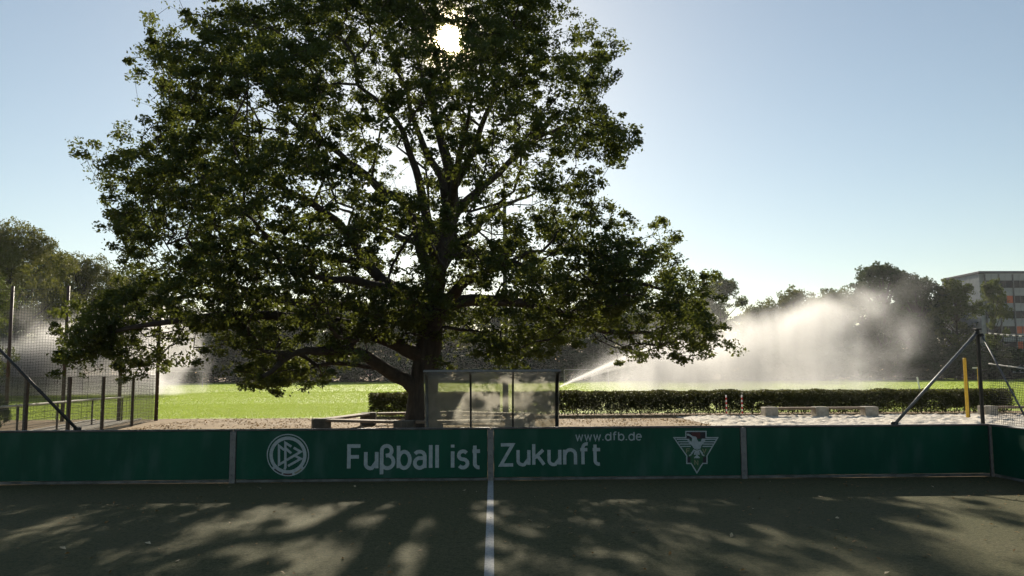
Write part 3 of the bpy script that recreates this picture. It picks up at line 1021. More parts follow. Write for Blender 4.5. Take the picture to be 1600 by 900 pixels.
def ribbon(mb, pts, w, y, closed=False):
    """flat mitred stroke in the x-z plane at depth y"""
    P = [Vector((p[0], p[1])) for p in pts]
    Q = [P[0]]
    for p in P[1:]:
        if (p - Q[-1]).length > 1e-5: Q.append(p)
    P = Q
    if closed and (P[0] - P[-1]).length < 1e-5: P.pop()
    n = len(P)
    Lp, Rp = [], []
    for i in range(n):
        a = P[i - 1] if (i > 0 or closed) else None
        c = P[(i + 1) % n] if (i < n - 1 or closed) else None
        d1 = (P[i] - a).normalized() if a is not None else None
        d2 = (c - P[i]).normalized() if c is not None else None
        if d1 is None: d1 = d2
        if d2 is None: d2 = d1
        n1 = Vector((-d1.y, d1.x)); n2 = Vector((-d2.y, d2.x))
        mvec = n1 + n2
        if mvec.length < 0.25:
            mvec = n1
        mvec.normalize()
        k = min(2.2, 1 / max(0.35, mvec.dot(n1)))
        Lp.append(P[i] + mvec * (w / 2 * k)); Rp.append(P[i] - mvec * (w / 2 * k))
    for i in range(n if closed else n - 1):
        j = (i + 1) % n
        mb.quad((Rp[i].x, y, Rp[i].y), (Rp[j].x, y, Rp[j].y), (Lp[j].x, y, Lp[j].y), (Lp[i].x, y, Lp[i].y))


def to_local(b, mb):
    o = b.location
    mb.v = [(v[0] - o.x, v[1] - o.y, v[2] - o.z) for v in mb.v]
    return mb


def lettering(board, text, x0, z0, cap, width, y, mat, name='letter', stroke=0.15):
    """a line of text fitted to a width, every letter a part of the board; each stroke sits a hair further out"""
    adv = 0.0; runs = []
    for ch in text:
        w, st = GLYPH[ch]
        runs.append((adv, st)); adv += w + 0.21
    sx = width / (adv - 0.21)
    for off, st in runs:
        if not st: continue
        mb = MB()
        for k, s in enumerate(st):
            ribbon(mb, [(x0 + (off + p[0]) * sx, z0 + p[1] * cap) for p in s], stroke * cap, y - 0.0006 * k)
        to_local(board, mb).build(name, mat, board)


def board_px(px, py):
    p = at(px, py, -0.04)
    return p.x, p.z


FACE = -0.040                                    # front face of the boards
labels = ['plain dark green rebound board at the left edge of the picture',
          'green rebound board with round emblem and first half of the slogan',
          'green rebound board with second half of the slogan, web address and crest',
          'plain dark green rebound board between crest board and right corner']
boards = []
for k in range(4):
    xa = -10 + 5 * k
    b = empty('rebound_board', (xa + 2.5, 0, 0))
    tag(b, labels[k], 'barrier', 'rebound boards along the pitch')
    mb = MB(); mb.box((0, 0, BH / 2 + .02), (4.87, 0.08, BH - .10), None, .006); mb.build('board', M['board'], b)
    mb = MB(); mb.box((0, 0, BH - .012), (4.985, 0.11, 0.036), None, .01); mb.build('top_rail', M['dark_rail'], b)
    mb = MB(); mb.box((0, -.006, .036), (4.87, 0.07, 0.05), None, .008); mb.build('base_strip', M['base_strip'], b)
    mb = MB()
    for zz in (.3, .72): mb.box((0, .065, zz), (4.87, .05, .06))
    mb.build('back_rail', M['galv'], b)
    boards.append(b)

plabels = {-10: None, -5: 'grey steel post left of the round emblem on the green boards', 0: 'grey steel post at the centre line between the two slogan words',
           5: 'grey steel post right of the crest on the green boards', 10: 'narrow grey corner post where the green boards turn'}
for xp, lb in plabels.items():
    if lb is None: continue
    e = empty('barrier_post', (xp, 0, 0))
    tag(e, lb, 'post', 'posts of the rebound boards')
    mb = MB()
    wd = .115 if xp != 10 else .085
    mb.box((0, -.012, BH / 2 - .03), (wd, .10, BH - .01), None, .008)
    mb.build('channel', M['galv'], e)
    mb = MB()
    for zz in (.16, .5, .84):
        mb.tube([(0, -.060, zz), (0, -.068, zz)], .011, 6)
    mb.build('bolt', M['dark_rail'], e)
# side boards running back to the viewer on the right
for k in range(2):
    e = empty('rebound_board', (10.0, -2.55 - 5 * k, 0), math.pi / 2)
    tag(e, ['green side board with a sunlit upper corner at the right edge', 'green side board nearer than the right picture edge'][k], 'barrier', 'rebound boards along the pitch')
    mb = MB(); mb.box((0, 0, BH / 2 + .02), (4.87, 0.08, BH - .10), None, .006); mb.build('board', M['board'], e)
    mb = MB(); mb.box((0, 0, BH - .012), (4.98, 0.11, 0.036), None, .01); mb.build('top_rail', M['galv'], e)
    mb = MB(); mb.box((0, .006, .036), (4.87, 0.07, 0.05), None, .008); mb.build('base_strip', M['base_strip'], e)


# slogan
xa, za = board_px(545, 732); xb, _ = board_px(750, 732); _, zt = board_px(545, 697)
lettering(boards[1], 'Fußball ist', xa, za, zt - za, xb - xa, FACE - .004, M['print'], 'letter', .165)
xa, za = board_px(782, 726.5); xb, _ = board_px(938, 726); _, zt = board_px(790, 695)
lettering(boards[2], 'Zukunft', xa, za, zt - za, xb - xa, FACE - .004, M['print'], 'letter', .165)
xa, za = board_px(900, 688.3); xb, _ = board_px(1002, 688.3); _, zt = board_px(950, 675.3)
lettering(boards[2], 'www.dfb.de', xa, za, zt - za, xb - xa, FACE - .004, M['print'], 'address_letter', .16)

# round emblem; coordinates read off a 10x enlargement whose origin is photo pixel (390, 660)
def E(p):
    return board_px(390 + p[0] / 10, 660 + p[1] / 10)


mb = MB()
c = (600, 510)
def ring(mb, r0, r1, y, a0=0, a1=360, n=64):
    for i in range(n):
        t0 = R(a0 + (a1 - a0) * i / n); t1 = R(a0 + (a1 - a0) * (i + 1) / n)
        q = []
        for (r, t) in ((r0, t0), (r1, t0), (r1, t1), (r0, t1)):
            x, z = E((c[0] + r * math.cos(t), c[1] - r * math.sin(t)))
            q.append((x, y, z))
        mb.quad(q[1], q[2], q[3], q[0]) if a1 > a0 else mb.quad(q[0], q[3], q[2], q[1])
ring(mb, 238, 290, FACE - .004)
ring(mb, 314, 331, FACE - .004)
ring(mb, 290, 314, FACE - .004, 218, 226, 4); ring(mb, 290, 314, FACE - .004, 251, 256, 4); ring(mb, 290, 314, FACE - .004, 283, 290, 4); ring(mb, 290, 314, FACE - .004, 314, 322, 4)
to_local(boards[1], mb).build('emblem_ring', M['print'], boards[1])
mb = MB(); ring(mb, 291, 313, FACE - .0035, 226, 251, 8); to_local(boards[1], mb).build('emblem_segment', M['print_black'], boards[1])
mb = MB(); ring(mb, 291, 313, FACE - .0035, 256, 283, 8); to_local(boards[1], mb).build('emblem_segment', M['print_red'], boards[1])
mb = MB(); ring(mb, 291, 313, FACE - .0035, 290, 314, 8); to_local(boards[1], mb).build('emblem_segment', M['print_gold'], boards[1])
mb = MB()
mono = [[(545, 735), (560, 705), (560, 320), (655, 378)], [(560, 400), (650, 482)],
        [(540, 430), (460, 365), (460, 660), (555, 605)], [(690, 395), (800, 458), (580, 588)], [(712, 520), (800, 568), (600, 682)]]
for i, s in enumerate(mono):
    ribbon(mb, [E(p) for p in s], 36 / 10 / 78.5, FACE - .004 - .0006 * i)
to_local(boards[1], mb).build('emblem_monogram', M['print'], boards[1])

# crest on the next board: origin (1020, 660), 10x
def K(p):
    return board_px(1020 + p[0] / 10, 660 + p[1] / 10)


def kpoly(mb, pts, y):
    P = [(K(p)[0], y, K(p)[1]) for p in pts]
    mb.poly(P[::-1])


outline = [(515, 140), (830, 140), (830, 238), (1012, 238), (845, 522), (845, 640), (778, 640), (688, 788), (598, 640), (530, 640), (530, 522), (330, 238), (515, 238)]
mb = MB(); ribbon(mb, [K(p) for p in outline], 18 / 785, FACE - .006, True); to_local(boards[2], mb).build('crest_outline', M['print'], boards[2])
mb = MB(); kpoly(mb, [(520, 148), (824, 148), (824, 258), (520, 258)], FACE - .0025); to_local(boards[2], mb).build('crest_field', M['print_black'], boards[2])
mb = MB(); kpoly(mb, [(606, 152), (742, 152), (742, 250), (606, 250)], FACE - .0031); to_local(boards[2], mb).build('crest_field', M['print_red'], boards[2])
mb = MB(); kpoly(mb, [(785, 540), (838, 540), (838, 632), (785, 632)], FACE - .0028); kpoly(mb, [(538, 540), (590, 540), (590, 632), (538, 632)], FACE - .0028)
to_local(boards[2], mb).build('crest_field', M['print_black'], boards[2])
mb = MB(); kpoly(mb, [(450, 392), (930, 392), (688, 775)], FACE - .0022); to_local(boards[2], mb).build('crest_field', M['print_green'], boards[2])
mb = MB()
for i, (yl, xl, xr) in enumerate([(265, 372, 990), (302, 395, 968), (338, 418, 944), (374, 440, 922)]):
    ribbon(mb, [K((xl, yl)), K((570 + 8 * i, yl))], 17 / 785, FACE - .0034)
    ribbon(mb, [K((xr, yl)), K((800 - 8 * i, yl))], 17 / 785, FACE - .0034)
kpoly(mb, [(530, 255), (605, 300), (615, 245), (572, 212), (534, 204), (528, 182), (548, 172), (590, 192), (622, 216), (672, 222), (690, 246), (688, 262), (712, 300),
           (748, 300), (765, 252), (832, 256), (790, 330), (760, 360), (748, 405), (690, 430), (640, 405), (610, 362), (560, 320)], FACE - .0042)
for i, (a, b_) in enumerate([((650, 425), (602, 490)), ((672, 432), (652, 505)), ((706, 432), (722, 505)), ((728, 425), (775, 490)), ((688, 440), (688, 560))]):
    ribbon(mb, [K(a), K(b_)], 26 / 785, FACE - .0050 - .0004 * i)
ribbon(mb, [K((648, 555)), K((688, 520)), K((728, 555))], 22 / 785, FACE - .0074)
ribbon(mb, [K((565, 520)), K((605, 500))], 20 / 785, FACE - .0036); ribbon(mb, [K((765, 500)), K((805, 520))], 20 / 785, FACE - .0036)
to_local(boards[2], mb).build('crest_eagle', M['print'], boards[2])
for ch, (px_, py_) in (('F', (525, 478)), ('V', (778, 478)), ('N', (655, 660))):
    w, st = GLYPH[ch]
    mb = MB()
    for i, s in enumerate(st):
        ribbon(mb, [K((px_ + p[0] * 105, py_ - p[1] * 66)) for p in s], 13 / 785, FACE - .0040 - .0006 * i)
    to_local(boards[2], mb).build('crest_letter', M['print_gold'], boards[2])

# ------------------------------------------------------------------ corner posts, braces and side net of the court
pt = at(1535, 515, 0.02)
CZ = pt.z
e = empty('net_post', (9.93, 0.09, 0))
tag(e, 'black corner post carrying the side net at the right', 'post')
mb = MB(); mb.box((0, 0, CZ / 2), (.058, .058, CZ), None, .006); mb.build('shaft', M['black_pole'], e)
mb = MB(); mb.box((0, 0, CZ + .012), (.11, .11, .024), None, .004); mb.build('cap', M['black_pole'], e)
mb = MB()
for zz in (1.15, 1.6, 2.05, 2.5): mb.tube([(.04, -.05, zz), (.075, -.07, zz), (.04, -.085, zz)], .006, 5)
mb.build('hook', M['galv'], e)


def brace(p0, p1, label, rad=.030):
    e = empty('brace_pole', p1)
    p0 = Vector(p0); p1 = Vector(p1)
    tag(e, label, 'pole', 'diagonal braces of the corner posts')
    mb = MB(); mb.tube([p0 - p1, (p0 - p1) * .5, Vector((0, 0, 0))], rad, 10); mb.build('pole', M['black_pole'] if 'left' in label else M['grey_steel'], e, True)
    mb = MB(); mb.box((0, 0, .02), (.14, .05, .06), None, .008); mb.build('foot', M['black_pole'], e)
    mb = MB(); mb.tube([(p0 - p1) * .985, (p0 - p1) * 1.0], .042, 10); mb.build('clamp', M['black_pole'], e)
    return e


f1 = at(1398, 664, 0.03)
brace((9.90, .06, CZ - .06), (f1.x, .03, BH + .012), 'slanting steel brace from the right corner post down to the board')
f2 = at(121, 671, 0.03)
brace((f2.x - 1.86, .06, CZ - .06), (f2.x, .03, BH + .012), 'slanting dark brace crossing the wire fence at the left edge')
brace((9.96, .02, CZ - .1), (10.0, -1.15, BH + .012), 'short brace behind the side net at the right edge', .018)

net = empty('side_net', (10.03, -0.05, 0))
tag(net, 'dark side net with white rope edges hung from the corner post', 'net')
def sag_top(t): return CZ - .08 - .16 * math.sin(math.pi * min(1, t / 5.0)) - 0.08 * t / 5
def sag_mid(t): return 2.24 - .12 * math.sin(math.pi * min(1, t / 5.0)) - .03 * t
NL = 4.8
mb = MB()
step = 0.05
n = int(NL / step)
for i in range(n + 1):
    t = i * step
    x = 0.02 * math.sin(t * 3)
    mb.tube([(x, -t, BH + .02), (x + .012 * math.sin(t * 5), -t, sag_mid(t)), (x, -t, sag_top(t))], .0032, 3, cap=False)
for k in range(38):
    z = k / 38
    mb.tube([(0.02 * math.sin(t * 3), -t, (BH + .02) + (sag_top(t) - BH - .02) * z) for t in np.linspace(0, NL, 25)], .0032, 3, cap=False)
mb.build('mesh', M['net'], net)
mb = MB(); mb.tube([(0, -t, sag_top(t)) for t in np.linspace(0, NL, 30)], .011, 6); mb.build('top_rope', M['net'], net)
mb = MB()
for t in np.arange(.06, NL, .17): mb.tube([(0, -t, sag_top(t)), (0, -t - .07, sag_top(t + .07))], .0165, 6)
mb.build('rope_lacing', M['rope'], net)
mb = MB(); mb.tube([(0, -t, sag_mid(t)) for t in np.linspace(0, NL, 60)], [.014 + .006 * math.sin(i * 1.9) for i in range(60)], 6); mb.build('middle_rope', M['rope'], net)

# ------------------------------------------------------------------ shelter on the centre line
sh = empty('team_shelter', (0, 4.0, 0))
tag(sh, 'three-bay bench shelter with curved smoky clear panes standing before the oak', 'shelter')
prof = [(.55, 0.0), (.56, .5), (.55, 1.1), (.50, 1.55), (.38, 1.86), (.16, 2.04), (-.12, 2.12), (-.42, 2.145)]   # y, z
ribs = [at(668, 640, 4.55).x, at(735.5, 640, 4.5).x, at(801.5, 640, 4.5).x, at(869, 640, 4.55).x]
for i, x in enumerate(ribs):
    mb = MB(); mb.tube([(x, p[0], p[1]) for p in prof], .026 if 0 < i < 3 else .030, 8)
    mb.build('rib', M['black_pole'] if i else M['grey_steel'], sh, True)
for i in range(3):
    mb = MB()
    xl, xr = ribs[i] + .024, ribs[i + 1] - .024
    for (a, b_) in zip(prof[:-1], prof[1:]):
        pass
    V, F = [], []
    # panes with thickness
    for s_, dy in ((0, 0.0), (1, .006)):
        for p in prof:
            V.append((xl, p[0] + dy, max(.08, p[1]) + dy)); V.append((xr, p[0] + dy, max(.08, p[1]) + dy))
    m_ = len(prof)
    for k in range(m_ - 1):
        F.append((2 * k, 2 * k + 1, 2 * k + 3, 2 * k + 2))
    mbp = MB(); mbp.v = V[:2 * m_]; mbp.f = F
    mbp.build('pane', M['glass'], sh, True)
for sgn, x in ((-1, ribs[0]), (1, ribs[3])):
    mbp = MB()
    mbp.poly([(x + .012 * sgn, p[0], p[1]) for p in prof] + [(x + .012 * sgn, -.3, 1.6), (x + .012 * sgn, -.05, .9), (x + .012 * sgn, .0, .1)])
    mbp.build('side_pane', M['glass'], sh)
xl = at(662, 580, 3.58).x; xr = at(876, 580, 3.58).x
mb = MB(); mb.box(((xl + xr) / 2, -.42, 2.15), (xr - xl, .07, .062), None, .012); mb.build('roof_rail', M['grey_steel'], sh)
mb = MB(); mb.box(((ribs[0] + ribs[3]) / 2, .56, .06), (ribs[3] - ribs[0], .05, .06), None, .01); mb.build('bottom_rail', M['grey_steel'], sh)
mb = MB(); mb.box(((ribs[0] + ribs[3]) / 2, .32, .44), (ribs[3] - ribs[0] - .1, .36, .04), None, .01)
mb.build('seat', M['timber'], sh)
for x in ribs:
    mb = MB(); mb.box((x, .32, .2), (.04, .3, .42)); mb.build('seat_leg', M['grey_steel'], sh)

# ------------------------------------------------------------------ benches of concrete blocks and planks
def plank(mb_parent, a, b, w, t, name='plank'):
    a = Vector(a); b = Vector(b); d = b - a
    ang = math.atan2(d.y, d.x)
    mb = MB(); mb.box((a + b) / 2, (d.length, w, t), Matrix.Rotation(ang, 3, 'Z'), .012)
    return mb.build(name, M['timber'], mb_parent)


def block(parent, c, size, rz=0.0, mat='concrete'):
    mb = MB(); mb.box((c[0], c[1], size[2] / 2 + c[2]), size, Matrix.Rotation(rz, 3, 'Z'), .025)
    return mb.build('block', M[mat], parent)


YB = on_ground(1280, 653).y
bx = [at(1202.5, 645, YB).x, at(1281, 645, YB).x, at(1358, 645, YB).x]
bz = at(1281, 635.5, YB).z
be = empty('block_bench', (bx[1], YB, 0))
tag(be, 'long bench of three concrete blocks joined by planks, by the sand court', 'bench', 'concrete block benches')
for x in bx:
    block(be, (x - bx[1], 0, 0), (.60, .55, bz))
for i in range(2):
    for yy in (-.13, .13):
        plank(be, (bx[i] - bx[1] + .30, yy, bz - .065), (bx[i + 1] - bx[1] - .30, yy, bz - .065), .23, .10)
p = on_ground(1544, 651)
be2 = empty('block_bench', (p.x, p.y, 0))
tag(be2, 'concrete block seat behind the side net at the right edge', 'bench', 'concrete block benches')
block(be2, (0, 0, 0), (.62, .55, at(1544, 634, p.y).z))
for yy in (-.13, .13):
    plank(be2, (.31, yy, .42), (3.2, yy, .42), .23, .10)
block(be2, (3.5, 0, 0), (.6, .55, .5))

# bench ring round the oak
tb = empty('tree_bench', (at(662, 668, TY).x, TY, 0))
tag(tb, 'low bench ring of dark blocks and planks round the oak trunk', 'bench')
ox, oy = tb.location.x, tb.location.y
def loc_px(px, py, d):
    q = at(px, py, d + CAM.y); return (q.x - ox, q.y - oy)
ringp = [(-3.55, -1.2), (-2.5, 2.6), (1.0, 3.4), (3.9, 1.6), (3.4, -2.2), (-.4, -2.6)]
HB = .50
for i, q in enumerate(ringp):
    nx_ = ringp[(i + 1) % len(ringp)]
    ang = math.atan2(nx_[1] - q[1], nx_[0] - q[0])
    block(tb, (q[0], q[1], 0), (.62, .52, HB), ang * .3, 'shaded_block')
    d = Vector((nx_[0] - q[0], nx_[1] - q[1], 0)); dn = d.normalized(); pn_ = Vector((-dn.y, dn.x, 0))
    for s in (-.13, .13):
        a = Vector((q[0], q[1], HB - .06)) + dn * .36 + pn_ * s; b_ = Vector((nx_[0], nx_[1], HB - .06)) - dn * .36 + pn_ * s
        plank(tb, a, b_, .22, .09)

# ------------------------------------------------------------------ hedge in two runs
def hedge(pxa, pxb, label):
    d = 35.9; Y = d + CAM.y
    xa_, xb_ = at(pxa, 640, Y).x, at(pxb, 640, Y).x
    L_ = xb_ - xa_
    h = at(1000, 611, Y).z
    e = empty('hedge', (xa_, Y, 0))
    tag(e, label, 'hedge', 'clipped hedge runs')
    n = int(L_ * 5200)
    P = np.stack([rng.uniform(0, L_, n), rng.uniform(-.12, 1.0, n), rng.uniform(0.05, h + .12, n)], 1)
    # denser towards the clipped faces, thin near the ground
    top = h + 0.10 * np.array([mnoise.noise((x * .9, 0, 7)) + .6 * mnoise.noise((x * 3.1, 2, 7)) for x in P[:, 0]])
    m = (P[:, 2] < top)
    thin = np.clip((P[:, 2] - 0.06) / 0.34, 0.3, 1)
    gap = np.array([mnoise.noise((p[0] * 2.2, p[1] * 2, p[2] * 2.6)) for p in P])
    m &= (rng.random(n) < thin) & ((gap > -0.36) | (P[:, 2] > h * .55))
    front = .08 * np.array([mnoise.noise((p[0] * 1.1, p[2] * 1.4, 3)) for p in P])
    m &= P[:, 1] > front - .05
    P = P[m]
    link('foliage', leaf_mesh('foliage', P, 0.085), M['hedge_leaf'], e)
    # stray shoots above the cut
    mb = MB()
    for i in range(int(L_ * 9)):
        x = random.uniform(.1, L_ - .1); y = random.uniform(.2, .8)
        mb.tube([(x, y, -.02), (x + random.uniform(-.08, .08), y + random.uniform(-.05, .05), .35), (x + random.uniform(-.2, .2), y + random.uniform(-.15, .15), h * .85)], [.014, .010, .004], 4, cap=False)
    so = mb.build('stems', M['branch'], e); so['kind'] = 'stuff'
    return e


hedge(575, 781, 'short clipped hedge run behind the oak trunk and the shelter')
hedge(804, 1588, 'long clipped hedge run behind the block bench and sand court')

# ------------------------------------------------------------------ smaller things on the far side
for i, px in enumerate((1135.5, 1160)):
    p = on_ground(px, 652.5)
    e = empty('chain_post', (p.x, p.y, 0))
    tag(e, ['red and white striped post on black foot, left of the pair before the hedge', 'red and white striped post on black foot, right of the pair, nearer the bench'][i], 'post', 'striped chain posts')
    mb = MB(); mb.tube([(0, 0, 0.0), (0, 0, .05), (0, 0, .09), (0, 0, .11)], [.21, .20, .10, .05], 16); mb.build('foot', M['rubber'], e, False)
    pole = MB(); pole.tube([(0, 0, .1), (0, 0, .98)], .030, 10)
    po = pole.build('pole', M['white'], e, True)
    for k in range(4):
        z = .18 + k * .21
        st_ = MB(); st_.tube([(0, 0, z), (0, 0, z + .11)], .0335, 10); st_.build('red_band', M['red'], po, True)
    mb = MB(); mb.tube([(0, 0, .98), (0, 0, 1.02), (0, 0, 1.03)], [.036, .036, .015], 10); mb.build('cap', M['white'], e, True)

p = on_ground(1513, 654)
e = empty('volleyball_post', (p.x, p.y, 0))
tag(e, 'thick yellow padded post standing in the sand court', 'post')
h = at(1508, 559, p.y).z
mb = MB(); mb.box((-.02, 0, h / 2), (.12, .12, h), None, .03); mb.build('padding', M['yellow'], e)
mb = MB(); mb.tube([(.065, 0, -.05), (.065, 0, h - .03)], .03, 8); mb.build('pole', M['rubber'], e)
mb = MB(); mb.tube([(-.02, 0, h), (-.02, 0, h + .03)], .05, 8); mb.build('cap', M['rubber'], e)

p = on_ground(1531, 609)
e = empty('goal_frame_post', (p.x, p.y, 0))
tag(e, 'thin yellow post with short crossbar far out on the lawn near the net', 'post')
h = at(1530, 573, p.y).z
mb = MB(); mb.box((0, 0, h / 2), (.22, .22, h)); mb.build('upright', M['yellow'], e)
mb = MB(); mb.box((-.3, 0, h - .12), (.7, .1, .12)); mb.build('crossbar', M['white'], e)

p = at(1437, 613, 44.0)
e = empty('marker_pole', (p.x, 44.0, 0))
tag(e, 'slim white pole leaning on the lawn behind the hedge', 'pole')
tp = at(1433, 589, 44.0)
mb = MB(); mb.tube([(.12, 0, 0), (tp.x - p.x, 0, tp.z)], .065, 8); mb.build('rod', M['white'], e)
mb = MB(); mb.tube([(.12, 0, 0), (.12, 0, .06)], [.25, .2], 10); mb.build('foot', M['rubber'], e)


def goal(px, d, label, rz=0.0):
    c_ = at(px, 600, d + CAM.y)
    e = empty('football_goal', (c_.x, d + CAM.y, 0), rz)
    tag(e, label, 'goal', 'football goals on the lawn')
    for x in (0, 7.32):
        mb = MB(); mb.tube([(x, 0, 0), (x, 0, 2.5)], .05, 8); mb.build('upright', M['goal'], e)
        mb = MB(); mb.tube([(x, 0, 2.44), (x, .9, 2.4), (x, 1.9, 0)], .025, 6); mb.build('net_stay', M['galv'], e)
    mb = MB(); mb.tube([(0, 0, 2.5), (7.32, 0, 2.5)], .05, 8); mb.build('crossbar', M['goal'], e)
    mb = MB()
    for i in range(37): mb.tube([(i * .2, .9, 2.4), (i * .2, 1.9, 0)], .006, 3, cap=False)
    for k in range(12): mb.tube([(0, .9 + k * .083, 2.4 - k * .2), (7.32, .9 + k * .083, 2.4 - k * .2)], .006, 3, cap=False)
    mb.build('goal_net', M['wire'], e)


goal(882, 122, 'white goal far across the lawn beside the start of the jet')
goal(243, 118, 'white goal far across the lawn beside the left net end')

p = at(790, 640, 21.6)
e = empty('mast', (p.x, 21.6, 0))
tag(e, 'slender grey-green mast rising through the gap in the hedge into the oak crown', 'mast')
mb = MB(); mb.tube([(0, 0, 0), (0, 0, 3), (-.01, 0, 11)], [.15, .13, .085], 12); mb.build('pole', M['mast'], e, True)
mb = MB(); mb.box((0, 0, .02), (.5, .5, .04), None, .01); mb.build('base_plate', M['galv'], e)
mb = MB(); mb.tube([(-.01, 0, 11), (-.01, 0, 11.06)], [.1, .09], 12); mb.build('cap', M['mast'], e)

# rain gun of the right spray
SPX, SPY, SPZ = at(874, 609, 47.0).x, 47.0, at(874, 609, 47.0).z
e = empty('rain_gun', (SPX, SPY, 0))
tag(e, 'irrigation gun on a tripod behind the hedge at the start of the right jet', 'sprinkler')
for k in range(3):
    a = k * 2.094 + .4
    mb = MB(); mb.tube([(.45 * math.cos(a), .45 * math.sin(a), 0), (0, 0, SPZ * .7)], .02, 6); mb.build('leg', M['galv'], e)
mb = MB(); mb.tube([(0, 0, .05), (0, 0, SPZ * .88), (.06, 0, SPZ * .93), (.2, 0, SPZ * .99)], [.035, .035, .04, .025], 8); mb.build('barrel', M['dark_rail'], e)

# ------------------------------------------------------------------ fences at the left
def tall_net():
    Y = 34.2 + CAM.y
    xs = [at(px, 659, Y).x for px in (-80, 8.5, 97, 185, 243.5)]
    H = at(108, 447, Y).z
    e = empty('ball_catch_net', (xs[1], Y, 0))
    tag(e, 'tall ball-catching net on high slim posts behind the wire fence at left', 'net')
    for x in xs:
        mb = MB(); mb.tube([(x - xs[1], 0, -.1), (x - xs[1], 0, H)], [.085, .07], 10); mb.build('post', M['brown_post'], e, True)
    Wd = xs[-1] - xs[0]; x0_ = xs[0] - xs[1]
    mb = MB()
    n = int(Wd / .125)
    for i in range(n + 1):
        x = x0_ + i * Wd / n
        mb.tube([(x, .1, .05), (x, .1, H - .12)], .006, 3, cap=False)
    for k in range(int(H / .125)):
        z = .06 + k * .125
        mb.tube([(x0_ + Wd * t, .1, z - .03 * math.sin(t * 40)) for t in np.linspace(0, 1, 30)], .006, 3, cap=False)
    mb.build('mesh', M['net'], e)
    mb = MB(); mb.tube([(x0_, .02, H - .14), (x0_ + Wd, .02, H - .14)], .014, 6); mb.build('top_cable', M['black_pole'], e)
    mb = MB()
    for k in range(18): mb.tube([(x0_ + Wd - .09, -.02, .2 + k * .33), (x0_ + Wd + .09, -.03, .23 + k * .33)], .022, 5)
    mb.build('lacing', M['rope'], e)


tall_net()


def wire_fence():
    ds = [17.4, 20.6, 23.9, 27.2, 30.6, 34.0]
    pxs = [-30, 40, 107, 160, 206.5, 240]
    pts = [at(px, 640, d + CAM.y) for px, d in zip(pxs, ds)]
    H = 2.03
    e = empty('wire_fence', (pts[1].x, pts[1].y, 0))
    tag(e, 'welded wire mesh fence with brown posts running back along the path at left', 'fence')
    o = e.location
    for p in pts[:-1]:
        mb = MB(); mb.box((p.x - o.x, p.y - o.y, H / 2), (.105, .08, H), None, .008); mb.build('post', M['brown_post'], e)
    for a, b_ in zip(pts[:-1], pts[1:]):
        mb = MB()
        a = Vector((a.x - o.x, a.y - o.y, 0)); b_ = Vector((b_.x - o.x, b_.y - o.y, 0))
        L_ = (b_ - a).length; n = int(L_ / .05)
        for i in range(n + 1):
            q = a.lerp(b_, i / n)
            mb.tube([q + Vector((0, 0, .05)), q + Vector((0, 0, H + .03))], .0036, 3, cap=False)
        for k in range(11):
            z = .06 + k * .197
            for s in (-.008, .008):
                mb.tube([a + Vector((s, 0, z)), b_ + Vector((s, 0, z))], .006, 4, cap=False)
        mb.build('mesh_panel', M['wire'], e)


wire_fence()
rp = [(-60, 22.5), (28, 25.8), (90, 28.6), (144, 31.6), (190.5, 34.2)]
rpts = [at(px, 640, d + CAM.y) for px, d in rp]
e = empty('handrail', (rpts[-1].x, rpts[-1].y, 0))
tag(e, 'low pale metal handrail on thin posts behind the wire fence at left', 'railing')
HR = 1.06
for p in rpts:
    mb = MB(); mb.tube([(p.x - e.location.x, p.y - e.location.y, 0), (p.x - e.location.x, p.y - e.location.y, HR)], .035, 8); mb.build('post', M['brown_post'], e)
mb = MB(); mb.tube([(p.x - e.location.x, p.y - e.location.y, HR) for p in rpts], .04, 8); mb.build('top_bar', M['rail'], e)

# ------------------------------------------------------------------ leaf litter and grass at the edges
def scatter(name, n, xr, yr, size, mat, label, zoff=.012, avoid=None):
    P = np.stack([rng.uniform(*xr, n), rng.uniform(*yr, n), np.full(n, zoff)], 1)
    f = np.array([mnoise.noise((p[0] * .5, p[1] * .5, 2)) for p in P])
    P = P[(f > -.05) | (rng.random(n) < .3)]
    P[:, 2] += rng.random(len(P)) * .015
    me = leaf_mesh(name, P, size, up=1.6)
    o = link(name, me, M[mat])
    tag(o, label, 'leaves', kind='stuff')


scatter('leaf_litter', 9000, (-14, 9), (9, 20.5), .085, 'litter', 'brown dry leaves strewn over the earth under the oak')
scatter('turf_leaves', 800, (-9.8, 9.8), (-9, -.15), .05, 'litter', 'small dry leaves scattered over the dark artificial turf', .014)

P_ = np.stack([rng.uniform(-9.5, 9.5, 34), rng.uniform(-8.5, -.3, 34), np.full(34, .02)], 1)
M['pale_leaf'] = noise_mat('pale_dry_leaf', (0.30, 0.24, 0.15), (0.5, 0.42, 0.28), 30, 0.8)
tag(link('turf_litter', leaf_mesh('turf_litter', P_, .065, .5, up=1.4), M['pale_leaf']), 'a few larger pale curled leaves lying on the artificial turf', 'leaves', kind='stuff')

# standing grass: low sun shines through the blades, so they are real blades, coarser where they are too far to tell apart
def blades(xr0, xr1, d0, d1, n, w, h):
    """n blades between distances d0 and d1, between the sight lines through pixels xr0 and xr1"""
    d = np.sqrt(rng.uniform(d0 ** 2, d1 ** 2, n))
    px = rng.uniform(xr0, xr1, n)
    x = (px - 769) / FPX * d
    y = d + CAM.y
    an = rng.uniform(0, 6.28, n); hh = h * rng.uniform(.6, 1.3, n); wd = w * rng.uniform(.6, 1.3, n)
    v = np.empty((n, 3, 3))
    v[:, 0] = np.stack([x - wd * np.cos(an), y - wd * np.sin(an), np.full(n, .004)], 1)
    v[:, 1] = np.stack([x + wd * np.cos(an), y + wd * np.sin(an), np.full(n, .004)], 1)
    v[:, 2] = np.stack([x + rng.normal(0, .4, n) * hh, y + rng.normal(0, .4, n) * hh, hh], 1)
    return v


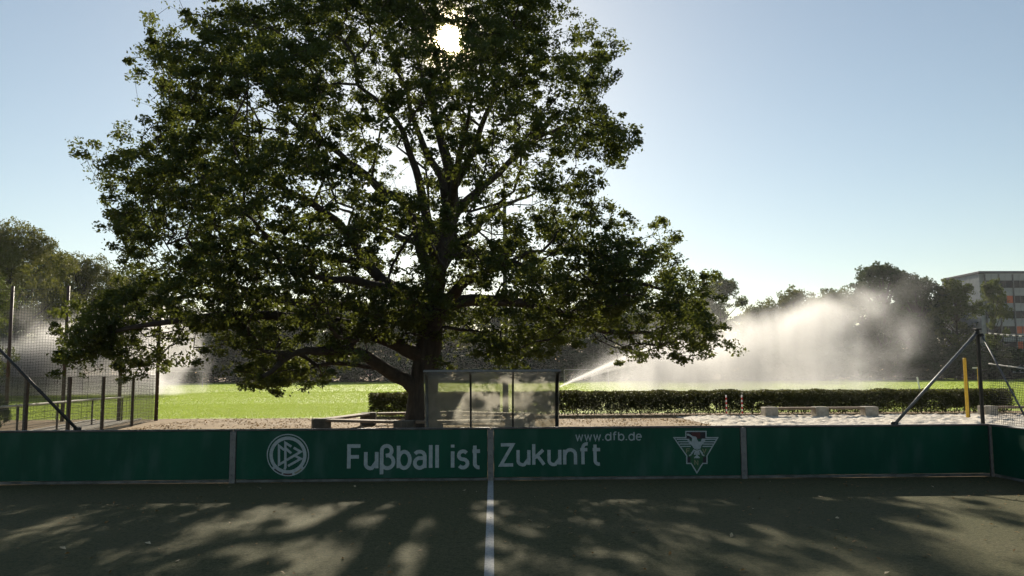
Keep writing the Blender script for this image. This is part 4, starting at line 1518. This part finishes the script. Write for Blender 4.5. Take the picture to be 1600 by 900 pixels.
gv = np.concatenate([blades(-60, 640, 35.4, 52, 90000, .018, .055), blades(-60, 640, 52, 85, 60000, .04, .06),
                     blades(-60, 1680, 80, 186, 150000, .10, .07), blades(600, 900, 38.5, 82, 26000, .04, .06), blades(1380, 1680, 40, 82, 26000, .04, .06)])
n = len(gv)
ok = (gv[:, 0, 1] > 20.9 + .5 * np.sin(gv[:, 0, 0] * 1.3) * np.sin(gv[:, 0, 0] * .37)) | (rng.random(n) < .15)
gv = gv[ok]; n = len(gv)
M['blade'] = leaf_mat('grass_blades', (.16, .21, .035), (.21, .285, .058), (.36, .455, .09), .55, wscale=.09)
o = link('grass', np_mesh('grass', gv.reshape(-1, 3), np.arange(n * 3).reshape(n, 3)), M['blade'])
tag(o, 'short mown sunlit grass covering the sports lawn', 'grass', kind='stuff')


# ------------------------------------------------------------------ sprinkler spray (drifting water)
class Nd:
    """tiny expression helper that writes Math nodes"""
    def __init__(s, nt, sock): s.nt, s.s = nt, sock
    def op(s, o, b=None, c=None):
        m = s.nt.nodes.new('ShaderNodeMath'); m.operation = o
        for i, v in enumerate((s, b, c)):
            if v is None: continue
            if isinstance(v, Nd): s.nt.links.new(v.s, m.inputs[i])
            else: m.inputs[i].default_value = v
        return Nd(s.nt, m.outputs[0])
    def __add__(s, b): return s.op('ADD', b)
    def __sub__(s, b): return s.op('SUBTRACT', b)
    def __mul__(s, b): return s.op('MULTIPLY', b)
    def __truediv__(s, b): return s.op('DIVIDE', b)
    def pw(s, b): return s.op('POWER', b)
    def mx(s, b): return s.op('MAXIMUM', b)
    def mn(s, b): return s.op('MINIMUM', b)
    def step(s, a, b):
        m = s.nt.nodes.new('ShaderNodeMapRange'); m.interpolation_type = 'SMOOTHSTEP'
        s.nt.links.new(s.s, m.inputs['Value'])
        m.inputs['From Min'].default_value = a; m.inputs['From Max'].default_value = b
        return Nd(s.nt, m.outputs[0])


def spray_mat(gain=1.0):
    m = bpy.data.materials.new('water_spray'); m.use_nodes = True
    nt = m.node_tree; N, L = nt.nodes, nt.links
    N.clear()
    out = N.new('ShaderNodeOutputMaterial')
    pv = N.new('ShaderNodeVolumePrincipled')
    pv.inputs['Color'].default_value = (0.97, 0.97, 0.97, 1)
    pv.inputs['Anisotropy'].default_value = 0.5
    L.new(pv.outputs[0], out.inputs['Volume'])
    tcn = N.new('ShaderNodeTexCoord')
    sp = N.new('ShaderNodeSeparateXYZ'); L.new(tcn.outputs['Object'], sp.inputs[0])
    x, y, z = (Nd(nt, sp.outputs[i]) for i in range(3))
    # drifting billows and falling streaks
    def nz(scale, det, stretch):
        mp = N.new('ShaderNodeMapping'); mp.inputs['Scale'].default_value = stretch
        # lean the streaks with the wind
        L.new(tcn.outputs['Object'], mp.inputs['Vector'])
        t = N.new('ShaderNodeTexNoise'); t.inputs['Scale'].default_value = scale; t.inputs['Detail'].default_value = det; t.inputs['Distortion'].default_value = .35
        L.new(mp.outputs[0], t.inputs['Vector'])
        return Nd(nt, t.outputs['Fac'])
    bil = nz(.22, 5, (1, 1, 1.0)); stk = nz(.7, 3, (1.5, 1.0, .28))
    u = (x / 29.0).mx(0.0)
    jet = x * .44 - x * x * .0125 + .85                    # centre line of the jet
    top = u.pw(.75) * 9.6 + 1.0 + (bil - .5) * 5.0
    # drifting mist under the envelope
    under = (top - z).step(0.0, 3.2)
    grow = u.step(0.02, .26)
    fade = (u * -1.0 + 1.0 + (bil - .5) * .55).step(-.04, .20)
    ysp = (y / (u * 4.0 + 1.0)); ysp = (ysp * ysp * -1.0).op('EXPONENT')
    ground = z.step(.05, 1.3) * .55 + .45
    mist = under * grow * fade * ysp * ground * (stk.step(.2, .8) * .7 + .45) * (bil.step(.25, .75) * 1.2 + .3) * (u * -.62 + 1.05)
    # curtain falling from the jet
    cur = (jet - z).step(-.25, .35) * z.step(.1, 1.6) * u.step(0.0, .10) * (u * -1.0 + .75).step(0, .4) * ysp * (stk.step(.35, .7) + .15)
    # plume blown up off the jet
    plu = (z - jet) / (x * .10 + .12); plu = (plu * -1.0).op('EXPONENT').mn(1.0) * (z - jet).step(-.1, .05)
    plume = plu * x.step(0.0, 1.5) * (u * -1.0 + .55).step(0, .35) * ((y / (x * .06 + .2)) * (y / (x * .06 + .2)) * -1.0).op('EXPONENT') * (bil.step(.3, .7) + .1)
    dens = (mist * .38 + cur * .16 + plume * 1.7) * gain
    L.new(dens.s, pv.inputs['Density'])
    return m


def jet_mat():
    m = bpy.data.materials.new('water_jet'); m.use_nodes = True
    nt = m.node_tree; N, L = nt.nodes, nt.links
    N.clear()
    out = N.new('ShaderNodeOutputMaterial'); pv = N.new('ShaderNodeVolumePrincipled')
    pv.inputs['Color'].default_value = (0.98, 0.98, 0.98, 1); pv.inputs['Anisotropy'].default_value = 0.5
    L.new(pv.outputs[0], out.inputs['Volume'])
    tcn = N.new('ShaderNodeTexCoord')
    sp = N.new('ShaderNodeSeparateXYZ'); L.new(tcn.outputs['Object'], sp.inputs[0])
    x, y, z = (Nd(nt, sp.outputs[i]) for i in range(3))
    jet = x * .44 - x * x * .0125 + .85
    w = x * .066 + x * x * .0036 + .07
    q = (z - jet) / w; qy = y / w
    fall = ((q * q + qy * qy) * -2.2).op('EXPONENT')
    dens = fall * ((x * -.30).op('EXPONENT') * 9.0 + .70) * (x * -1.0 + 11.0).step(0, 5.5)
    L.new(dens.s, pv.inputs['Density'])
    return m


jet_m = jet_mat()
spm = spray_mat(); spm_far = spray_mat(2.8)
def spray(loc, label, spm):
    mb = MB(); mb.box((14.9, 0, 5.9), (30.4, 11.0, 11.6))
    o = mb.build('sprinkler_spray', spm, None, False, loc)
    tag(o, label, 'spray', 'sprinkler sprays over the lawn', kind='stuff')
    jb = MB()
    pts, rr = [], []
    for i in range(26):
        x = 11.0 * i / 25
        pts.append((x, 0, x * .44 - x * x * .0125 + .85)); rr.append(.07 + .066 * x + .0036 * x * x)
    jb.tube(pts, rr, 14)
    jb.build('jet', jet_m, o, True)
    return o


spray((SPX, SPY, 0.03), 'bright jet and drifting mist of the sprinkler right of the shelter', spm)
lp = at(-185, 590, 58.0)
spray((lp.x, 58.0, 0.03), 'white sprinkler mist behind the tall net at the left edge', spm_far)

# ------------------------------------------------------------------ haze
mb = MB(); mb.box((0, 120, 15.5), (520, 300, 33.0))
hz = mb.build('haze', None)
hm = bpy.data.materials.new('evening_haze'); hm.use_nodes = True
hm.node_tree.nodes.clear()
ho = hm.node_tree.nodes.new('ShaderNodeOutputMaterial'); hv = hm.node_tree.nodes.new('ShaderNodeVolumePrincipled')
hv.inputs['Color'].default_value = (.93, .95, 1.0, 1); hv.inputs['Density'].default_value = 0.00014; hv.inputs['Anisotropy'].default_value = .35
hm.node_tree.links.new(hv.outputs[0], ho.inputs['Volume'])
hz.data.materials.append(hm)
hz['kind'] = 'stuff'
hz['label'] = 'thin evening haze over the sports ground'
